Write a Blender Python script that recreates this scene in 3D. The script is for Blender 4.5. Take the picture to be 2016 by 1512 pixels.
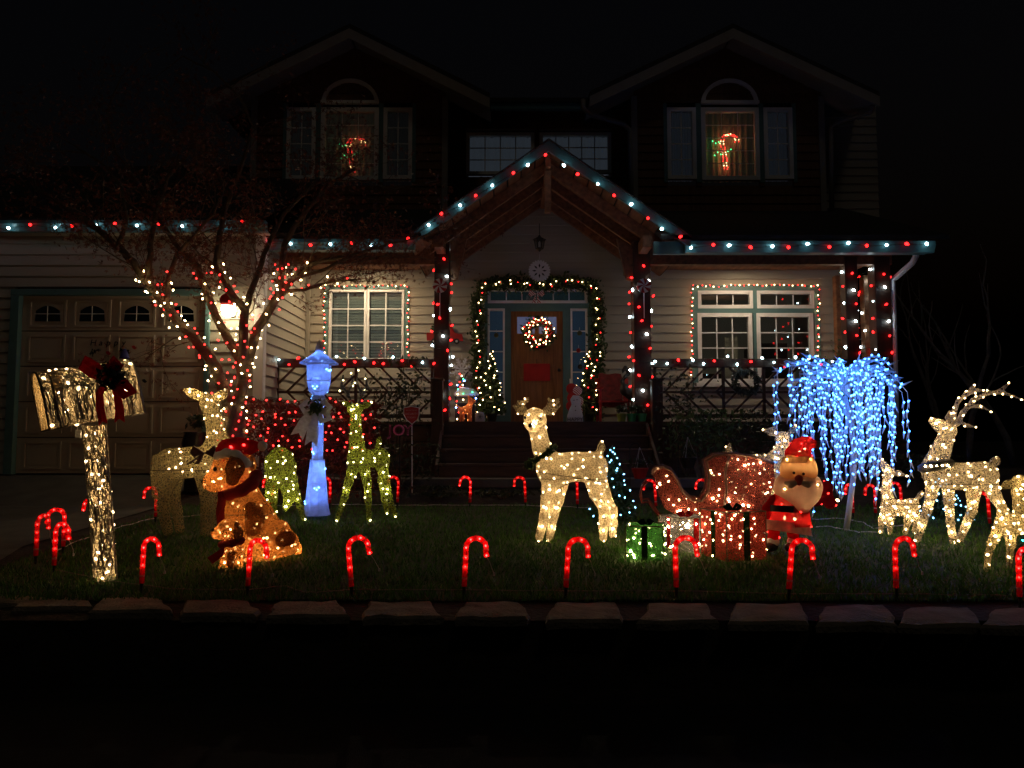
import bpy, math, random
import numpy as np
from mathutils import Vector, Matrix, Quaternion
random.seed(7); RNG = np.random.default_rng(7)
for o in list(bpy.data.objects): bpy.data.objects.remove(o)
SC = bpy.context.scene
COL = SC.collection

# ------------------------------------------------------------------ camera, sky, sun, exposure
F = 1500.0; HOR = 860.0; CAMZ = 1.5
TH = math.atan((HOR - 756.0) / F)
cam_d = bpy.data.cameras.new('camera'); cam = bpy.data.objects.new('camera', cam_d); COL.objects.link(cam)
cam_d.sensor_width = 36.0; cam_d.lens = 36.0 * F / 2016.0; cam_d.clip_end = 500; cam_d.clip_start = 0.05
cam.location = (0, 0, CAMZ); cam.rotation_euler = (math.radians(90) + TH, 0, 0)
SC.camera = cam

SUN_EL, SUN_AZ = math.radians(52), math.radians(200)
W = bpy.data.worlds.new('World'); SC.world = W; W.use_nodes = True
wn = W.node_tree; bg = wn.nodes['Background']
sky = wn.nodes.new('ShaderNodeTexSky'); sky.sky_type = 'NISHITA'; sky.sun_disc = False
sky.sun_elevation = math.radians(-3.6); sky.sun_rotation = SUN_AZ
wn.links.new(sky.outputs[0], bg.inputs[0]); bg.inputs[1].default_value = 0.05
sun_d = bpy.data.lights.new('street_light', 'SUN'); sun = bpy.data.objects.new('street_light', sun_d); COL.objects.link(sun)  # sun lamp standing in for an unseen street light behind the camera
sun_d.energy = 0.036; sun_d.angle = math.radians(8); sun_d.color = (1.0, 0.86, 0.62)
sd = Vector((0.35 * math.cos(SUN_EL), -math.cos(SUN_EL) * 0.94, math.sin(SUN_EL)))
sun.rotation_euler = sd.to_track_quat('Z', 'Y').to_euler()
SC.view_settings.view_transform = 'Standard'; SC.view_settings.look = 'None'
SC.view_settings.exposure = 0.0; SC.view_settings.gamma = 1.0; SC.view_settings.use_curve_mapping = False
cy = SC.cycles
cy.use_denoising = True
try: cy.denoiser = 'OPENIMAGEDENOISE'
except Exception: pass
cy.use_light_tree = True; cy.max_bounces = 4; cy.diffuse_bounces = 2; cy.glossy_bounces = 2
cy.transmission_bounces = 4; cy.transparent_max_bounces = 6; cy.sample_clamp_indirect = 2.0
cy.caustics_reflective = False; cy.caustics_refractive = False; cy.use_adaptive_sampling = False

# ------------------------------------------------------------------ pixel <-> place helpers (photo pixels at a chosen distance)
cT, sT = math.cos(TH), math.sin(TH)
def P(px, py, Y):
    u = (px - 1008.0) / F; v = (756.0 - py) / F
    dx, dy, dz = u, cT - v * sT, sT + v * cT
    t = Y / dy
    return Vector((dx * t, Y, CAMZ + dz * t))
GP = [(-60, 0.0), (4.70, 0.0), (4.71, 0.40), (5.15, 0.436), (9.8, 0.618), (10.95, 0.905), (11.3, 0.94), (90, 0.96)]
def gz(Y):
    for (a, b), (c, d) in zip(GP, GP[1:]):
        if Y <= c: return b + (d - b) * (Y - a) / (c - a)
    return GP[-1][1]
def G(px, py):
    Y = 4.72
    while Y < 40:
        p = P(px, py, Y)
        if p.z <= gz(Y): break
        Y += 0.01
    p = P(px, py, Y); p.z = gz(Y)
    return p
def gY(py): return G(1008, py).y
def SCL(Y): return Y / F

# ------------------------------------------------------------------ materials
MATS = {}
def nt(name):
    m = bpy.data.materials.new(name); m.use_nodes = True
    n = m.node_tree.nodes; n.clear()
    out = n.new('ShaderNodeOutputMaterial'); return m, m.node_tree, n, out
def pmat(name, col, rough=0.6, var=0.25, scale=6.0, bump=0.0, bscale=40.0, metal=0.0, stretch=(1, 1, 1), spec=0.4):
    if name in MATS: return MATS[name]
    m, t, n, out = nt(name)
    b = n.new('ShaderNodeBsdfPrincipled'); t.links.new(b.outputs[0], out.inputs[0])
    b.inputs['Roughness'].default_value = rough; b.inputs['Metallic'].default_value = metal
    b.inputs['Specular IOR Level'].default_value = spec
    tc = n.new('ShaderNodeTexCoord'); mp = n.new('ShaderNodeMapping'); mp.inputs['Scale'].default_value = stretch
    t.links.new(tc.outputs['Object'], mp.inputs[0])
    nz = n.new('ShaderNodeTexNoise'); nz.inputs['Scale'].default_value = scale; nz.inputs['Detail'].default_value = 5
    t.links.new(mp.outputs[0], nz.inputs[0])
    rp = n.new('ShaderNodeMapRange'); rp.inputs[1].default_value = 0.3; rp.inputs[2].default_value = 0.7
    rp.inputs[3].default_value = 1 - var; rp.inputs[4].default_value = 1 + var * 0.6
    t.links.new(nz.outputs[0], rp.inputs[0])
    oi = n.new('ShaderNodeObjectInfo'); r2 = n.new('ShaderNodeMapRange'); r2.inputs[3].default_value = 1 - var * 0.4; r2.inputs[4].default_value = 1 + var * 0.25
    t.links.new(oi.outputs['Random'], r2.inputs[0])
    mu = n.new('ShaderNodeMath'); mu.operation = 'MULTIPLY'; t.links.new(rp.outputs[0], mu.inputs[0]); t.links.new(r2.outputs[0], mu.inputs[1])
    mx = n.new('ShaderNodeVectorMath'); mx.operation = 'SCALE'; mx.inputs[0].default_value = col
    t.links.new(mu.outputs[0], mx.inputs['Scale']); t.links.new(mx.outputs[0], b.inputs['Base Color'])
    if bump:
        n2 = n.new('ShaderNodeTexNoise'); n2.inputs['Scale'].default_value = bscale; n2.inputs['Detail'].default_value = 6
        t.links.new(mp.outputs[0], n2.inputs[0])
        bp = n.new('ShaderNodeBump'); bp.inputs['Strength'].default_value = bump; bp.inputs['Distance'].default_value = 0.02
        t.links.new(n2.outputs[0], bp.inputs['Height']); t.links.new(bp.outputs[0], b.inputs['Normal'])
    MATS[name] = m; return m
def emat(name, col, s):
    if name in MATS: return MATS[name]
    m, t, n, out = nt(name)
    e = n.new('ShaderNodeEmission'); e.inputs[0].default_value = (*col, 1); e.inputs[1].default_value = s
    t.links.new(e.outputs[0], out.inputs[0]); MATS[name] = m; return m
def netmat(name, col, scale=60.0, thread=0.06, hole=0.6, transl=0.5, glit=0.0, var=0.3):
    """lit display fabric: threads (voronoi cell edges) over a thin see-through backing, half reflecting, half letting light through"""
    if name in MATS: return MATS[name]
    m, t, n, out = nt(name)
    tc = n.new('ShaderNodeTexCoord')
    nz = n.new('ShaderNodeTexNoise'); nz.inputs['Scale'].default_value = scale * 0.25; nz.inputs['Detail'].default_value = 3
    t.links.new(tc.outputs['Object'], nz.inputs[0])
    vo = n.new('ShaderNodeTexVoronoi'); vo.feature = 'DISTANCE_TO_EDGE'; vo.inputs['Scale'].default_value = scale
    mixv = n.new('ShaderNodeVectorMath'); mixv.operation = 'MULTIPLY_ADD'; mixv.inputs[1].default_value = (0.05, 0.05, 0.05)
    t.links.new(nz.outputs['Color'], mixv.inputs[0]); t.links.new(tc.outputs['Object'], mixv.inputs[2])
    t.links.new(mixv.outputs[0], vo.inputs[0])
    mr = n.new('ShaderNodeMapRange'); mr.inputs[1].default_value = thread; mr.inputs[2].default_value = thread * 2.2
    mr.inputs[3].default_value = 0.0; mr.inputs[4].default_value = hole
    t.links.new(vo.outputs['Distance'], mr.inputs[0])
    v2 = n.new('ShaderNodeMapRange'); v2.inputs[1].default_value = 0.3; v2.inputs[2].default_value = 0.7; v2.inputs[3].default_value = 1 - var; v2.inputs[4].default_value = 1.0
    t.links.new(nz.outputs[0], v2.inputs[0])
    cs = n.new('ShaderNodeVectorMath'); cs.operation = 'SCALE'; cs.inputs[0].default_value = col; t.links.new(v2.outputs[0], cs.inputs['Scale'])
    d = n.new('ShaderNodeBsdfDiffuse'); tr = n.new('ShaderNodeBsdfTranslucent')
    t.links.new(cs.outputs[0], d.inputs[0]); t.links.new(cs.outputs[0], tr.inputs[0])
    m1 = n.new('ShaderNodeMixShader'); m1.inputs[0].default_value = transl; t.links.new(d.outputs[0], m1.inputs[1]); t.links.new(tr.outputs[0], m1.inputs[2])
    last = m1
    if glit:
        gl = n.new('ShaderNodeBsdfGlossy'); gl.inputs['Roughness'].default_value = 0.25; gl.inputs[0].default_value = (*[min(1, c * 1.2) for c in col], 1)
        wn_ = n.new('ShaderNodeTexVoronoi'); wn_.inputs['Scale'].default_value = 140; t.links.new(tc.outputs['Object'], wn_.inputs[0])
        bp = n.new('ShaderNodeBump'); bp.inputs['Strength'].default_value = 1.0; bp.inputs['Distance'].default_value = 0.02
        t.links.new(wn_.outputs['Color'], bp.inputs['Height']); t.links.new(bp.outputs[0], gl.inputs['Normal'])
        mg = n.new('ShaderNodeMixShader'); mg.inputs[0].default_value = glit; t.links.new(m1.outputs[0], mg.inputs[1]); t.links.new(gl.outputs[0], mg.inputs[2]); last = mg
    tp = n.new('ShaderNodeBsdfTransparent')
    m2 = n.new('ShaderNodeMixShader'); t.links.new(mr.outputs[0], m2.inputs[0]); t.links.new(last.outputs[0], m2.inputs[1]); t.links.new(tp.outputs[0], m2.inputs[2])
    t.links.new(m2.outputs[0], out.inputs[0]); MATS[name] = m; return m
def glassmat(name='window_glass', refl=0.10, tint=(0.85, 0.9, 0.9)):
    if name in MATS: return MATS[name]
    m, t, n, out = nt(name)
    a = n.new('ShaderNodeBsdfTransparent'); a.inputs[0].default_value = (*tint, 1)
    g = n.new('ShaderNodeBsdfGlossy'); g.inputs['Roughness'].default_value = 0.03
    mx = n.new('ShaderNodeMixShader'); mx.inputs[0].default_value = refl
    t.links.new(a.outputs[0], mx.inputs[1]); t.links.new(g.outputs[0], mx.inputs[2]); t.links.new(mx.outputs[0], out.inputs[0])
    MATS[name] = m; return m
def plasticmat(name, col, transp=0.35, transl=0.5):
    if name in MATS: return MATS[name]
    m, t, n, out = nt(name)
    d = n.new('ShaderNodeBsdfPrincipled'); d.inputs['Base Color'].default_value = (*col, 1); d.inputs['Roughness'].default_value = 0.25
    tr = n.new('ShaderNodeBsdfTranslucent'); tr.inputs[0].default_value = (*col, 1)
    m1 = n.new('ShaderNodeMixShader'); m1.inputs[0].default_value = transl; t.links.new(d.outputs[0], m1.inputs[1]); t.links.new(tr.outputs[0], m1.inputs[2])
    tp = n.new('ShaderNodeBsdfTransparent'); tp.inputs[0].default_value = (*[0.4 + 0.6 * c for c in col], 1)
    m2 = n.new('ShaderNodeMixShader'); m2.inputs[0].default_value = transp; t.links.new(m1.outputs[0], m2.inputs[1]); t.links.new(tp.outputs[0], m2.inputs[2])
    t.links.new(m2.outputs[0], out.inputs[0]); MATS[name] = m; return m
def leafmat(name, col, var=0.5):
    if name in MATS: return MATS[name]
    m, t, n, out = nt(name)
    tc = n.new('ShaderNodeTexCoord'); nz = n.new('ShaderNodeTexNoise'); nz.inputs['Scale'].default_value = 9; t.links.new(tc.outputs['Object'], nz.inputs[0])
    mr = n.new('ShaderNodeMapRange'); mr.inputs[1].default_value = 0.3; mr.inputs[2].default_value = 0.7; mr.inputs[3].default_value = 1 - var; mr.inputs[4].default_value = 1 + var
    t.links.new(nz.outputs[0], mr.inputs[0])
    cs = n.new('ShaderNodeVectorMath'); cs.operation = 'SCALE'; cs.inputs[0].default_value = col; t.links.new(mr.outputs[0], cs.inputs['Scale'])
    d = n.new('ShaderNodeBsdfPrincipled'); d.inputs['Roughness'].default_value = 0.5; t.links.new(cs.outputs[0], d.inputs['Base Color'])
    tr = n.new('ShaderNodeBsdfTranslucent'); t.links.new(cs.outputs[0], tr.inputs[0])
    m1 = n.new('ShaderNodeMixShader'); m1.inputs[0].default_value = 0.3; t.links.new(d.outputs[0], m1.inputs[1]); t.links.new(tr.outputs[0], m1.inputs[2])
    t.links.new(m1.outputs[0], out.inputs[0]); MATS[name] = m; return m

M = dict(
 siding=pmat('cream_siding', (0.37, 0.34, 0.275), 0.6, 0.10, 2.0, 0.15, 60, stretch=(0.3, 1, 6)),
 shake=pmat('brown_siding', (0.16, 0.075, 0.035), 0.8, 0.35, 8.0, 0.4, 30, stretch=(6, 1, 0.6)),
 white=pmat('white_trim', (0.80, 0.79, 0.78), 0.5, 0.08, 5.0, 0.05, 50),
 teal=pmat('teal_trim', (0.10, 0.20, 0.20), 0.45, 0.12, 5.0, 0.05, 50),
 gutter=pmat('teal_gutter', (0.075, 0.175, 0.195), 0.35, 0.10, 3.0, 0.03, 30),
 gdoor=pmat('garage_door_paint', (0.42, 0.37, 0.29), 0.5, 0.08, 3.0, 0.05, 40),
 wood=pmat('cedar_wood', (0.23, 0.105, 0.05), 0.6, 0.45, 5.0, 0.25, 25, stretch=(3, 0.6, 3)),
 darkwood=pmat('stained_post_wood', (0.055, 0.026, 0.016), 0.55, 0.35, 6.0, 0.25, 30, stretch=(4, 4, 0.5)),
 deck=pmat('deck_boards', (0.075, 0.038, 0.024), 0.6, 0.35, 5.0, 0.25, 30, stretch=(0.5, 4, 4)),
 doorwood=pmat('door_oak', (0.27, 0.115, 0.042), 0.4, 0.35, 5.0, 0.1, 30, stretch=(6, 1, 0.5)),
 trimshade=pmat('shade_darkened_trim', (0.26, 0.24, 0.22), 0.5, 0.1, 5.0, 0.05, 50),  # white trim darkened in colour to keep the upper storey dim
 darkstone=pmat('shade_dark_stone', (0.05, 0.045, 0.035), 0.95, 0.5, 7.0, 0.9, 45),  # lower course coloured dark to stand in for the shade under the caps
 shingle=pmat('roof_shingle', (0.035, 0.034, 0.033), 0.9, 0.4, 12.0, 0.5, 60),
 concrete=pmat('concrete', (0.09, 0.085, 0.075), 0.85, 0.25, 4.0, 0.3, 80),
 asphalt=pmat('asphalt', (0.018, 0.018, 0.019), 0.9, 0.4, 20.0, 0.5, 160),
 soil=pmat('dark_soil', (0.028, 0.021, 0.015), 0.95, 0.5, 6.0, 0.8, 30),
 turf=pmat('turf', (0.035, 0.06, 0.018), 0.9, 0.5, 5.0, 0.8, 60),
 stone=pmat('wall_stone', (0.21, 0.175, 0.13), 0.9, 0.4, 7.0, 0.9, 45),
 black=pmat('black_plastic', (0.012, 0.012, 0.012), 0.5, 0.1),
 iron=pmat('dark_iron', (0.03, 0.028, 0.026), 0.45, 0.2, metal=0.6),
 wirew=pmat('white_wire', (0.6, 0.6, 0.58), 0.5, 0.1),
 wireg=pmat('dark_green_wire', (0.012, 0.03, 0.016), 0.6, 0.1),
 frame=pmat('brown_wire_frame', (0.10, 0.075, 0.045), 0.6, 0.1),
 bark=pmat('maple_bark', (0.12, 0.09, 0.06), 0.85, 0.45, 10.0, 0.6, 40),
 barkdim=pmat('grey_bark', (0.16, 0.14, 0.12), 0.9, 0.4, 10.0, 0.6, 40),
 leafred=leafmat('maple_leaf', (0.15, 0.05, 0.026)),
 hedge=leafmat('red_glow_hedge_leaf', (0.13, 0.035, 0.025)),  # leaf colour reddened to strengthen the glow of the red net lights
 fir=leafmat('fir_needles', (0.05, 0.085, 0.03)),
 bush=leafmat('bush_leaf', (0.06, 0.10, 0.035)),
 bushdark=leafmat('dark_bush_leaf', (0.035, 0.045, 0.02)),
 grass=leafmat('grass_blade', (0.065, 0.175, 0.022)),
 redcloth=pmat('red_cloth', (0.34, 0.010, 0.012), 0.8, 0.3, 10.0, 0.2, 60),
 redpaint=pmat('red_paint', (0.38, 0.015, 0.012), 0.5, 0.25, 5.0, 0.1, 40),
 snow=pmat('white_foam', (0.75, 0.75, 0.76), 0.8, 0.08, 9.0, 0.2, 60),
 greenpot=pmat('green_pot', (0.05, 0.32, 0.10), 0.5, 0.15),
 pink=pmat('pink_glitter', (0.55, 0.10, 0.30), 0.5, 0.3, 60.0),
)

# ------------------------------------------------------------------ objects
OFF = {}
def meta(o, label=None, cat=None, group=None, kind=None):
    if label: o['label'] = label
    if cat: o['category'] = cat
    if group: o['group'] = group
    if kind: o['kind'] = kind
    return o
def thing(name, label, cat, loc=(0, 0, 0), group=None):
    o = bpy.data.objects.new(name, None); COL.objects.link(o); o.empty_display_size = 0.1
    o.location = loc; OFF[o.name] = Vector(loc)
    return meta(o, label, cat, group)
def link(name, me, parent=None, loc=(0, 0, 0)):
    """loc in world coordinates"""
    o = bpy.data.objects.new(name, me); COL.objects.link(o)
    off = Vector((0, 0, 0))
    if parent is not None:
        o.parent = parent; off = OFF[parent.name]
    o.location = Vector(loc) - off if parent is None or parent.parent is None else Vector(loc) - off
    OFF[o.name] = Vector(loc)
    return o
def mesh(name, V, Fc, mat, smooth=False):
    me = bpy.data.meshes.new(name); me.from_pydata([tuple(v) for v in V], [], [tuple(f) for f in Fc])
    if mat: me.materials.append(mat)
    if smooth: me.polygons.foreach_set('use_smooth', [True] * len(me.polygons))
    me.update(); return me
class MB:
    def __init__(s): s.v = []; s.f = []
    def add(s, V, Fc):
        b = len(s.v); s.v += [Vector(v) for v in V]; s.f += [tuple(b + i for i in f) for f in Fc]; return s
    def box(s, c, d, rot=None):
        c = Vector(c); hx, hy, hz = d[0] / 2, d[1] / 2, d[2] / 2
        V = [Vector((x * hx, y * hy, z * hz)) for z in (-1, 1) for y in (-1, 1) for x in (-1, 1)]
        if rot is not None: V = [rot @ v for v in V]
        return s.add([c + v for v in V], [(0, 2, 3, 1), (4, 5, 7, 6), (0, 1, 5, 4), (2, 6, 7, 3), (0, 4, 6, 2), (1, 3, 7, 5)])
    def rect(s, x0, x1, y0, y1, z0, z1):
        return s.box(((x0 + x1) / 2, (y0 + y1) / 2, (z0 + z1) / 2), (abs(x1 - x0), abs(y1 - y0), abs(z1 - z0)))
    def pbox(s, x0, y0, x1, y1, Y, th):
        a = P(x0, (y0 + y1) / 2, Y); b = P(x1, (y0 + y1) / 2, Y); c = P((x0 + x1) / 2, y0, Y); d = P((x0 + x1) / 2, y1, Y)
        return s.rect(a.x, b.x, Y, Y + th, d.z, c.z)
    def bar(s, p, q, w, h, up=Vector((0, 0, 1))):
        p, q = Vector(p), Vector(q); d = (q - p); L = d.length
        if L < 1e-6: return s
        d.normalize(); sx = d.cross(up)
        if sx.length < 1e-4: sx = d.cross(Vector((0, 1, 0)))
        sx.normalize(); uz = sx.cross(d).normalized()
        V = []
        for e in (p, q):
            for a, b in ((-1, -1), (1, -1), (1, 1), (-1, 1)): V.append(e + sx * (a * w / 2) + uz * (b * h / 2))
        return s.add(V, [(0, 3, 2, 1), (4, 5, 6, 7), (0, 1, 5, 4), (1, 2, 6, 5), (2, 3, 7, 6), (3, 0, 4, 7)])
    def tube(s, pts, r, n=8, cap=True, closed=False):
        pts = [Vector(p) for p in pts]; m = len(pts)
        rs = r if isinstance(r, (list, tuple)) else [r] * m
        base = len(s.v); prev = None
        for i, p in enumerate(pts):
            if closed: d = pts[(i + 1) % m] - pts[i - 1]
            else: d = pts[min(i + 1, m - 1)] - pts[max(i - 1, 0)]
            if d.length < 1e-9: d = Vector((0, 0, 1))
            d.normalize()
            if prev is None:
                a = d.cross(Vector((0, 0, 1)));
                if a.length < 0.05: a = d.cross(Vector((1, 0, 0)))
            else:
                a = prev - d * prev.dot(d)
                if a.length < 1e-4: a = d.cross(Vector((0, 0, 1)))
            a.normalize(); b = d.cross(a); prev = a
            for k in range(n):
                t = 2 * math.pi * k / n; s.v.append(p + (a * math.cos(t) + b * math.sin(t)) * rs[i])
        segs = m if closed else m - 1
        for i in range(segs):
            j = (i + 1) % m
            for k in range(n):
                k2 = (k + 1) % n; s.f.append((base + i * n + k, base + i * n + k2, base + j * n + k2, base + j * n + k))
        if cap and not closed:
            s.f.append(tuple(base + k for k in reversed(range(n)))); s.f.append(tuple(base + (m - 1) * n + k for k in range(n)))
        return s
    def prism(s, poly, ext):
        n = len(poly); ext = Vector(ext); V = [Vector(p) for p in poly] + [Vector(p) + ext for p in poly]
        return s.add(V, [tuple(range(n)), tuple(reversed(range(n, 2 * n)))] + [(i, i + n, (i + 1) % n + n, (i + 1) % n) for i in range(n)])
    def lathe(s, prof, c, n=12, rot=0.0, ax=None, sx=1, sy=1):
        base = len(s.v); c = Vector(c); m = len(prof)
        for r, z in prof:
            for k in range(n):
                t = 2 * math.pi * k / n + rot; v = Vector((r * sx * math.cos(t), r * sy * math.sin(t), z))
                if ax is not None: v = ax @ v
                s.v.append(c + v)
        for i in range(m - 1):
            for k in range(n):
                k2 = (k + 1) % n; s.f.append((base + i * n + k, base + i * n + k2, base + (i + 1) * n + k2, base + (i + 1) * n + k))
        s.f.append(tuple(base + k for k in reversed(range(n)))); s.f.append(tuple(base + (m - 1) * n + k for k in range(n)))
        return s
    def build(s, name, mat, parent=None, smooth=False, bevel=0.0, label=None, kind=None):
        off = OFF[parent.name] if parent is not None else Vector((0, 0, 0))
        me = mesh(name, [v - off for v in s.v], s.f, mat, smooth)
        o = bpy.data.objects.new(name, me); COL.objects.link(o)
        if parent is not None: o.parent = parent
        OFF[o.name] = off.copy()
        if bevel:
            bm = o.modifiers.new('bevel', 'BEVEL'); bm.width = bevel; bm.segments = 1; bm.limit_method = 'ANGLE'
        if label: o['label'] = label
        if kind: o['kind'] = kind
        return o
def selfthing(o, label, cat, group=None):
    """a one-mesh thing: move its origin to the base of its mesh"""
    me = o.data; co = np.empty(len(me.vertices) * 3); me.vertices.foreach_get('co', co); co = co.reshape(-1, 3)
    b = Vector(((co[:, 0].min() + co[:, 0].max()) / 2, (co[:, 1].min() + co[:, 1].max()) / 2, co[:, 2].min()))
    me.transform(Matrix.Translation(-b)); o.location = b; OFF[o.name] = b
    return meta(o, label, cat, group)

# light bulbs: shared meshes, one small object each
BULBM = {}
def bulbmesh(shape, mat):
    k = (shape, mat.name)
    if k not in BULBM:
        b = MB()
        if shape == 'mini': b.lathe([(0.2, -1.3), (1.0, -0.2), (0.75, 0.6), (0.2, 1.3)], (0, 0, 0), 5)
        elif shape == 'round': b.lathe([(0.35, -0.95), (1.0, 0), (0.35, 0.95)], (0, 0, 0), 6)
        else: b.lathe([(0.55, -1.3), (1.0, -0.6), (0.9, 0.3), (0.5, 1.1), (0.1, 1.6)], (0, 0, 0), 8)
        BULBM[k] = mesh('bulb', b.v, b.f, mat, True)
    return BULBM[k]
def bulb(parent, p, mat, r=0.01, shape='mini', d=None):
    o = bpy.data.objects.new('bulb', bulbmesh(shape, mat)); COL.objects.link(o)
    o.parent = parent; o.location = Vector(p) - OFF[parent.name]; o.scale = (r, r, r)
    q = Vector(d) if d is not None else Vector((random.gauss(0, 1), random.gauss(0, 1), random.gauss(0, 1)))
    o.rotation_mode = 'QUATERNION'; o.rotation_quaternion = q.to_track_quat('Z', 'Y')
    return o
LW = emat('warm_white_bulb', (1.0, 0.64, 0.28), 24)
LWs = emat('warm_outer_bulb', (1.0, 0.68, 0.32), 12)
LAs = emat('amber_outer_bulb', (1.0, 0.50, 0.16), 8)
LYs = emat('lemon_outer_bulb', (1.0, 0.86, 0.40), 12)
LWb = emat('warm_fairy_bulb', (1.0, 0.68, 0.32), 110)
LR = emat('red_bulb', (1.0, 0.012, 0.012), 8)
LRm = emat('red_mini_bulb', (1.0, 0.022, 0.018), 9)
LC = emat('cool_white_bulb', (0.62, 0.93, 1.0), 14)
LCp = emat('cool_white_post_bulb', (0.72, 0.93, 1.0), 36)
LB = emat('blue_bulb', (0.11, 0.25, 1.0), 72)
LBw = emat('ice_blue_bulb', (0.06, 0.26, 1.0), 13)
LG = emat('green_bulb', (0.05, 1.0, 0.25), 8)
LA = emat('amber_bulb', (1.0, 0.48, 0.15), 90)
LY = emat('lemon_bulb', (1.0, 0.85, 0.35), 50)
LI = emat('icy_white_bulb', (0.22, 0.60, 1.0), 7)

# ------------------------------------------------------------------ implicit figures (smooth union of tapered capsules, meshed as one surface)
def snet(caps, h, k):
    A = np.array([c[0] for c in caps]); B = np.array([c[2] for c in caps]); ra = np.array([c[1] for c in caps]); rb = np.array([c[3] for c in caps])
    lo = np.minimum((A - ra[:, None]).min(0), (B - rb[:, None]).min(0)) - 3 * h; hi = np.maximum((A + ra[:, None]).max(0), (B + rb[:, None]).max(0)) + 3 * h
    n = np.ceil((hi - lo) / h).astype(int) + 1
    ax = [lo[i] + np.arange(n[i]) * h for i in range(3)]
    D = np.full(tuple(n), 10.0, np.float32)
    for a, r0, b, r1 in zip(A, ra, B, rb):
        m = max(r0, r1) + k + 3 * h
        l = np.minimum(a, b) - m; u = np.maximum(a, b) + m
        sl = [slice(max(0, int((l[i] - lo[i]) / h)), min(n[i], int((u[i] - lo[i]) / h) + 2)) for i in range(3)]
        X, Yy, Z = np.meshgrid(ax[0][sl[0]], ax[1][sl[1]], ax[2][sl[2]], indexing='ij')
        ba = b - a; L2 = max(1e-9, ba @ ba)
        t = np.clip(((X - a[0]) * ba[0] + (Yy - a[1]) * ba[1] + (Z - a[2]) * ba[2]) / L2, 0, 1)
        d = np.sqrt((X - a[0] - t * ba[0]) ** 2 + (Yy - a[1] - t * ba[1]) ** 2 + (Z - a[2] - t * ba[2]) ** 2) - (r0 + (r1 - r0) * t)
        o = D[tuple(sl)]; hh = np.clip(k - np.abs(o - d), 0, None) / k
        D[tuple(sl)] = np.minimum(o, d) - hh * hh * k * 0.25
    ins = D < 0
    cn = tuple(x - 1 for x in n)
    cnt = np.zeros(cn, int); pos = np.zeros(cn + (3,))
    def sub(Ar, o): return Ar[o[0]:o[0] + cn[0], o[1]:o[1] + cn[1], o[2]:o[2] + cn[2]]
    for axi in range(3):
        oth = [i for i in range(3) if i != axi]
        for p in (0, 1):
            for q in (0, 1):
                o = [0, 0, 0]; o[oth[0]] = p; o[oth[1]] = q; o2 = list(o); o2[axi] = 1
                d0 = sub(D, o); d1 = sub(D, o2); cr = sub(ins, o) != sub(ins, o2)
                t = np.where(cr, d0 / np.where(cr, d0 - d1, 1), 0)
                cnt += cr
                for i in range(3):
                    pos[..., i] += np.where(cr, (o[i] if i != axi else 0) + (t if i == axi else 0), 0)
    act = cnt > 0
    idx = -np.ones(cn, int); idx[act] = np.arange(act.sum())
    ijk = np.argwhere(act)
    V = lo + (ijk + pos[act] / cnt[act][:, None]) * h
    Fs = []
    for axi in range(3):
        o1, o2 = [(1, 2), (2, 0), (0, 1)][axi]
        sl0 = [slice(None)] * 3; sl1 = [slice(None)] * 3; sl0[axi] = slice(0, -1); sl1[axi] = slice(1, None)
        e = ins[tuple(sl0)] != ins[tuple(sl1)]
        pts = np.argwhere(e)
        ok = (pts[:, o1] > 0) & (pts[:, o2] > 0) & (pts[:, o1] < n[o1] - 1) & (pts[:, o2] < n[o2] - 1)
        pts = pts[ok]
        if not len(pts): continue
        def cell(d1, d2):
            c = pts.copy(); c[:, o1] += d1; c[:, o2] += d2; return idx[c[:, 0], c[:, 1], c[:, 2]]
        q = np.stack([cell(-1, -1), cell(0, -1), cell(0, 0), cell(-1, 0)], 1)
        fl = ~ins[tuple(sl0)][pts[:, 0], pts[:, 1], pts[:, 2]]
        q[fl] = q[fl][:, ::-1]
        Fs.append(q)
    return V, np.concatenate(Fs)
def chains_to_caps(Y0, chains):
    s = SCL(Y0); caps = []
    for ch in chains:
        pts = [(np.array(P(x, y, Y0 + d * s)), r * s) for x, y, d, r in ch]
        if len(pts) == 1: pts = pts * 2
        for (a, r0), (b, r1) in zip(pts, pts[1:]): caps.append((a, r0, b, r1))
    return caps
def blob(name, Y0, chains, mat, parent, h=None, k=8, label=None):
    s = SCL(Y0); caps = chains_to_caps(Y0, chains)
    V, Fc = snet(caps, h or 3.0 * s, k * s)
    off = np.array(OFF[parent.name]) if parent is not None else np.zeros(3)
    me = mesh(name, V - off, Fc, mat, True)
    o = bpy.data.objects.new(name, me); COL.objects.link(o); o.parent = parent; OFF[o.name] = Vector(off)
    if label: o['label'] = label
    return o, V, Fc
def vnormals(V, Fc):
    n = np.zeros_like(V); fn = np.cross(V[Fc[:, 2]] - V[Fc[:, 0]], V[Fc[:, 3]] - V[Fc[:, 1]])
    for k in range(4): np.add.at(n, Fc[:, k], fn)
    return n / np.maximum(1e-9, np.linalg.norm(n, axis=1))[:, None]
def spread(V, N, seed=0, keep=None, Fc=None, inset=0.0):
    V = np.asarray(V)
    if Fc is not None and inset: V = V - vnormals(V, Fc) * inset
    if keep is not None: V = V[[bool(keep(v)) for v in V]]
    if len(V) == 0: return []
    r = np.random.default_rng(seed); i = r.integers(len(V)); out = [i]; d = np.linalg.norm(V - V[i], axis=1)
    for _ in range(N - 1):
        i = int(np.argmax(d * r.uniform(0.75, 1, len(d)))); out.append(i); d = np.minimum(d, np.linalg.norm(V - V[i], axis=1))
    return [V[i] for i in out]
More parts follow.
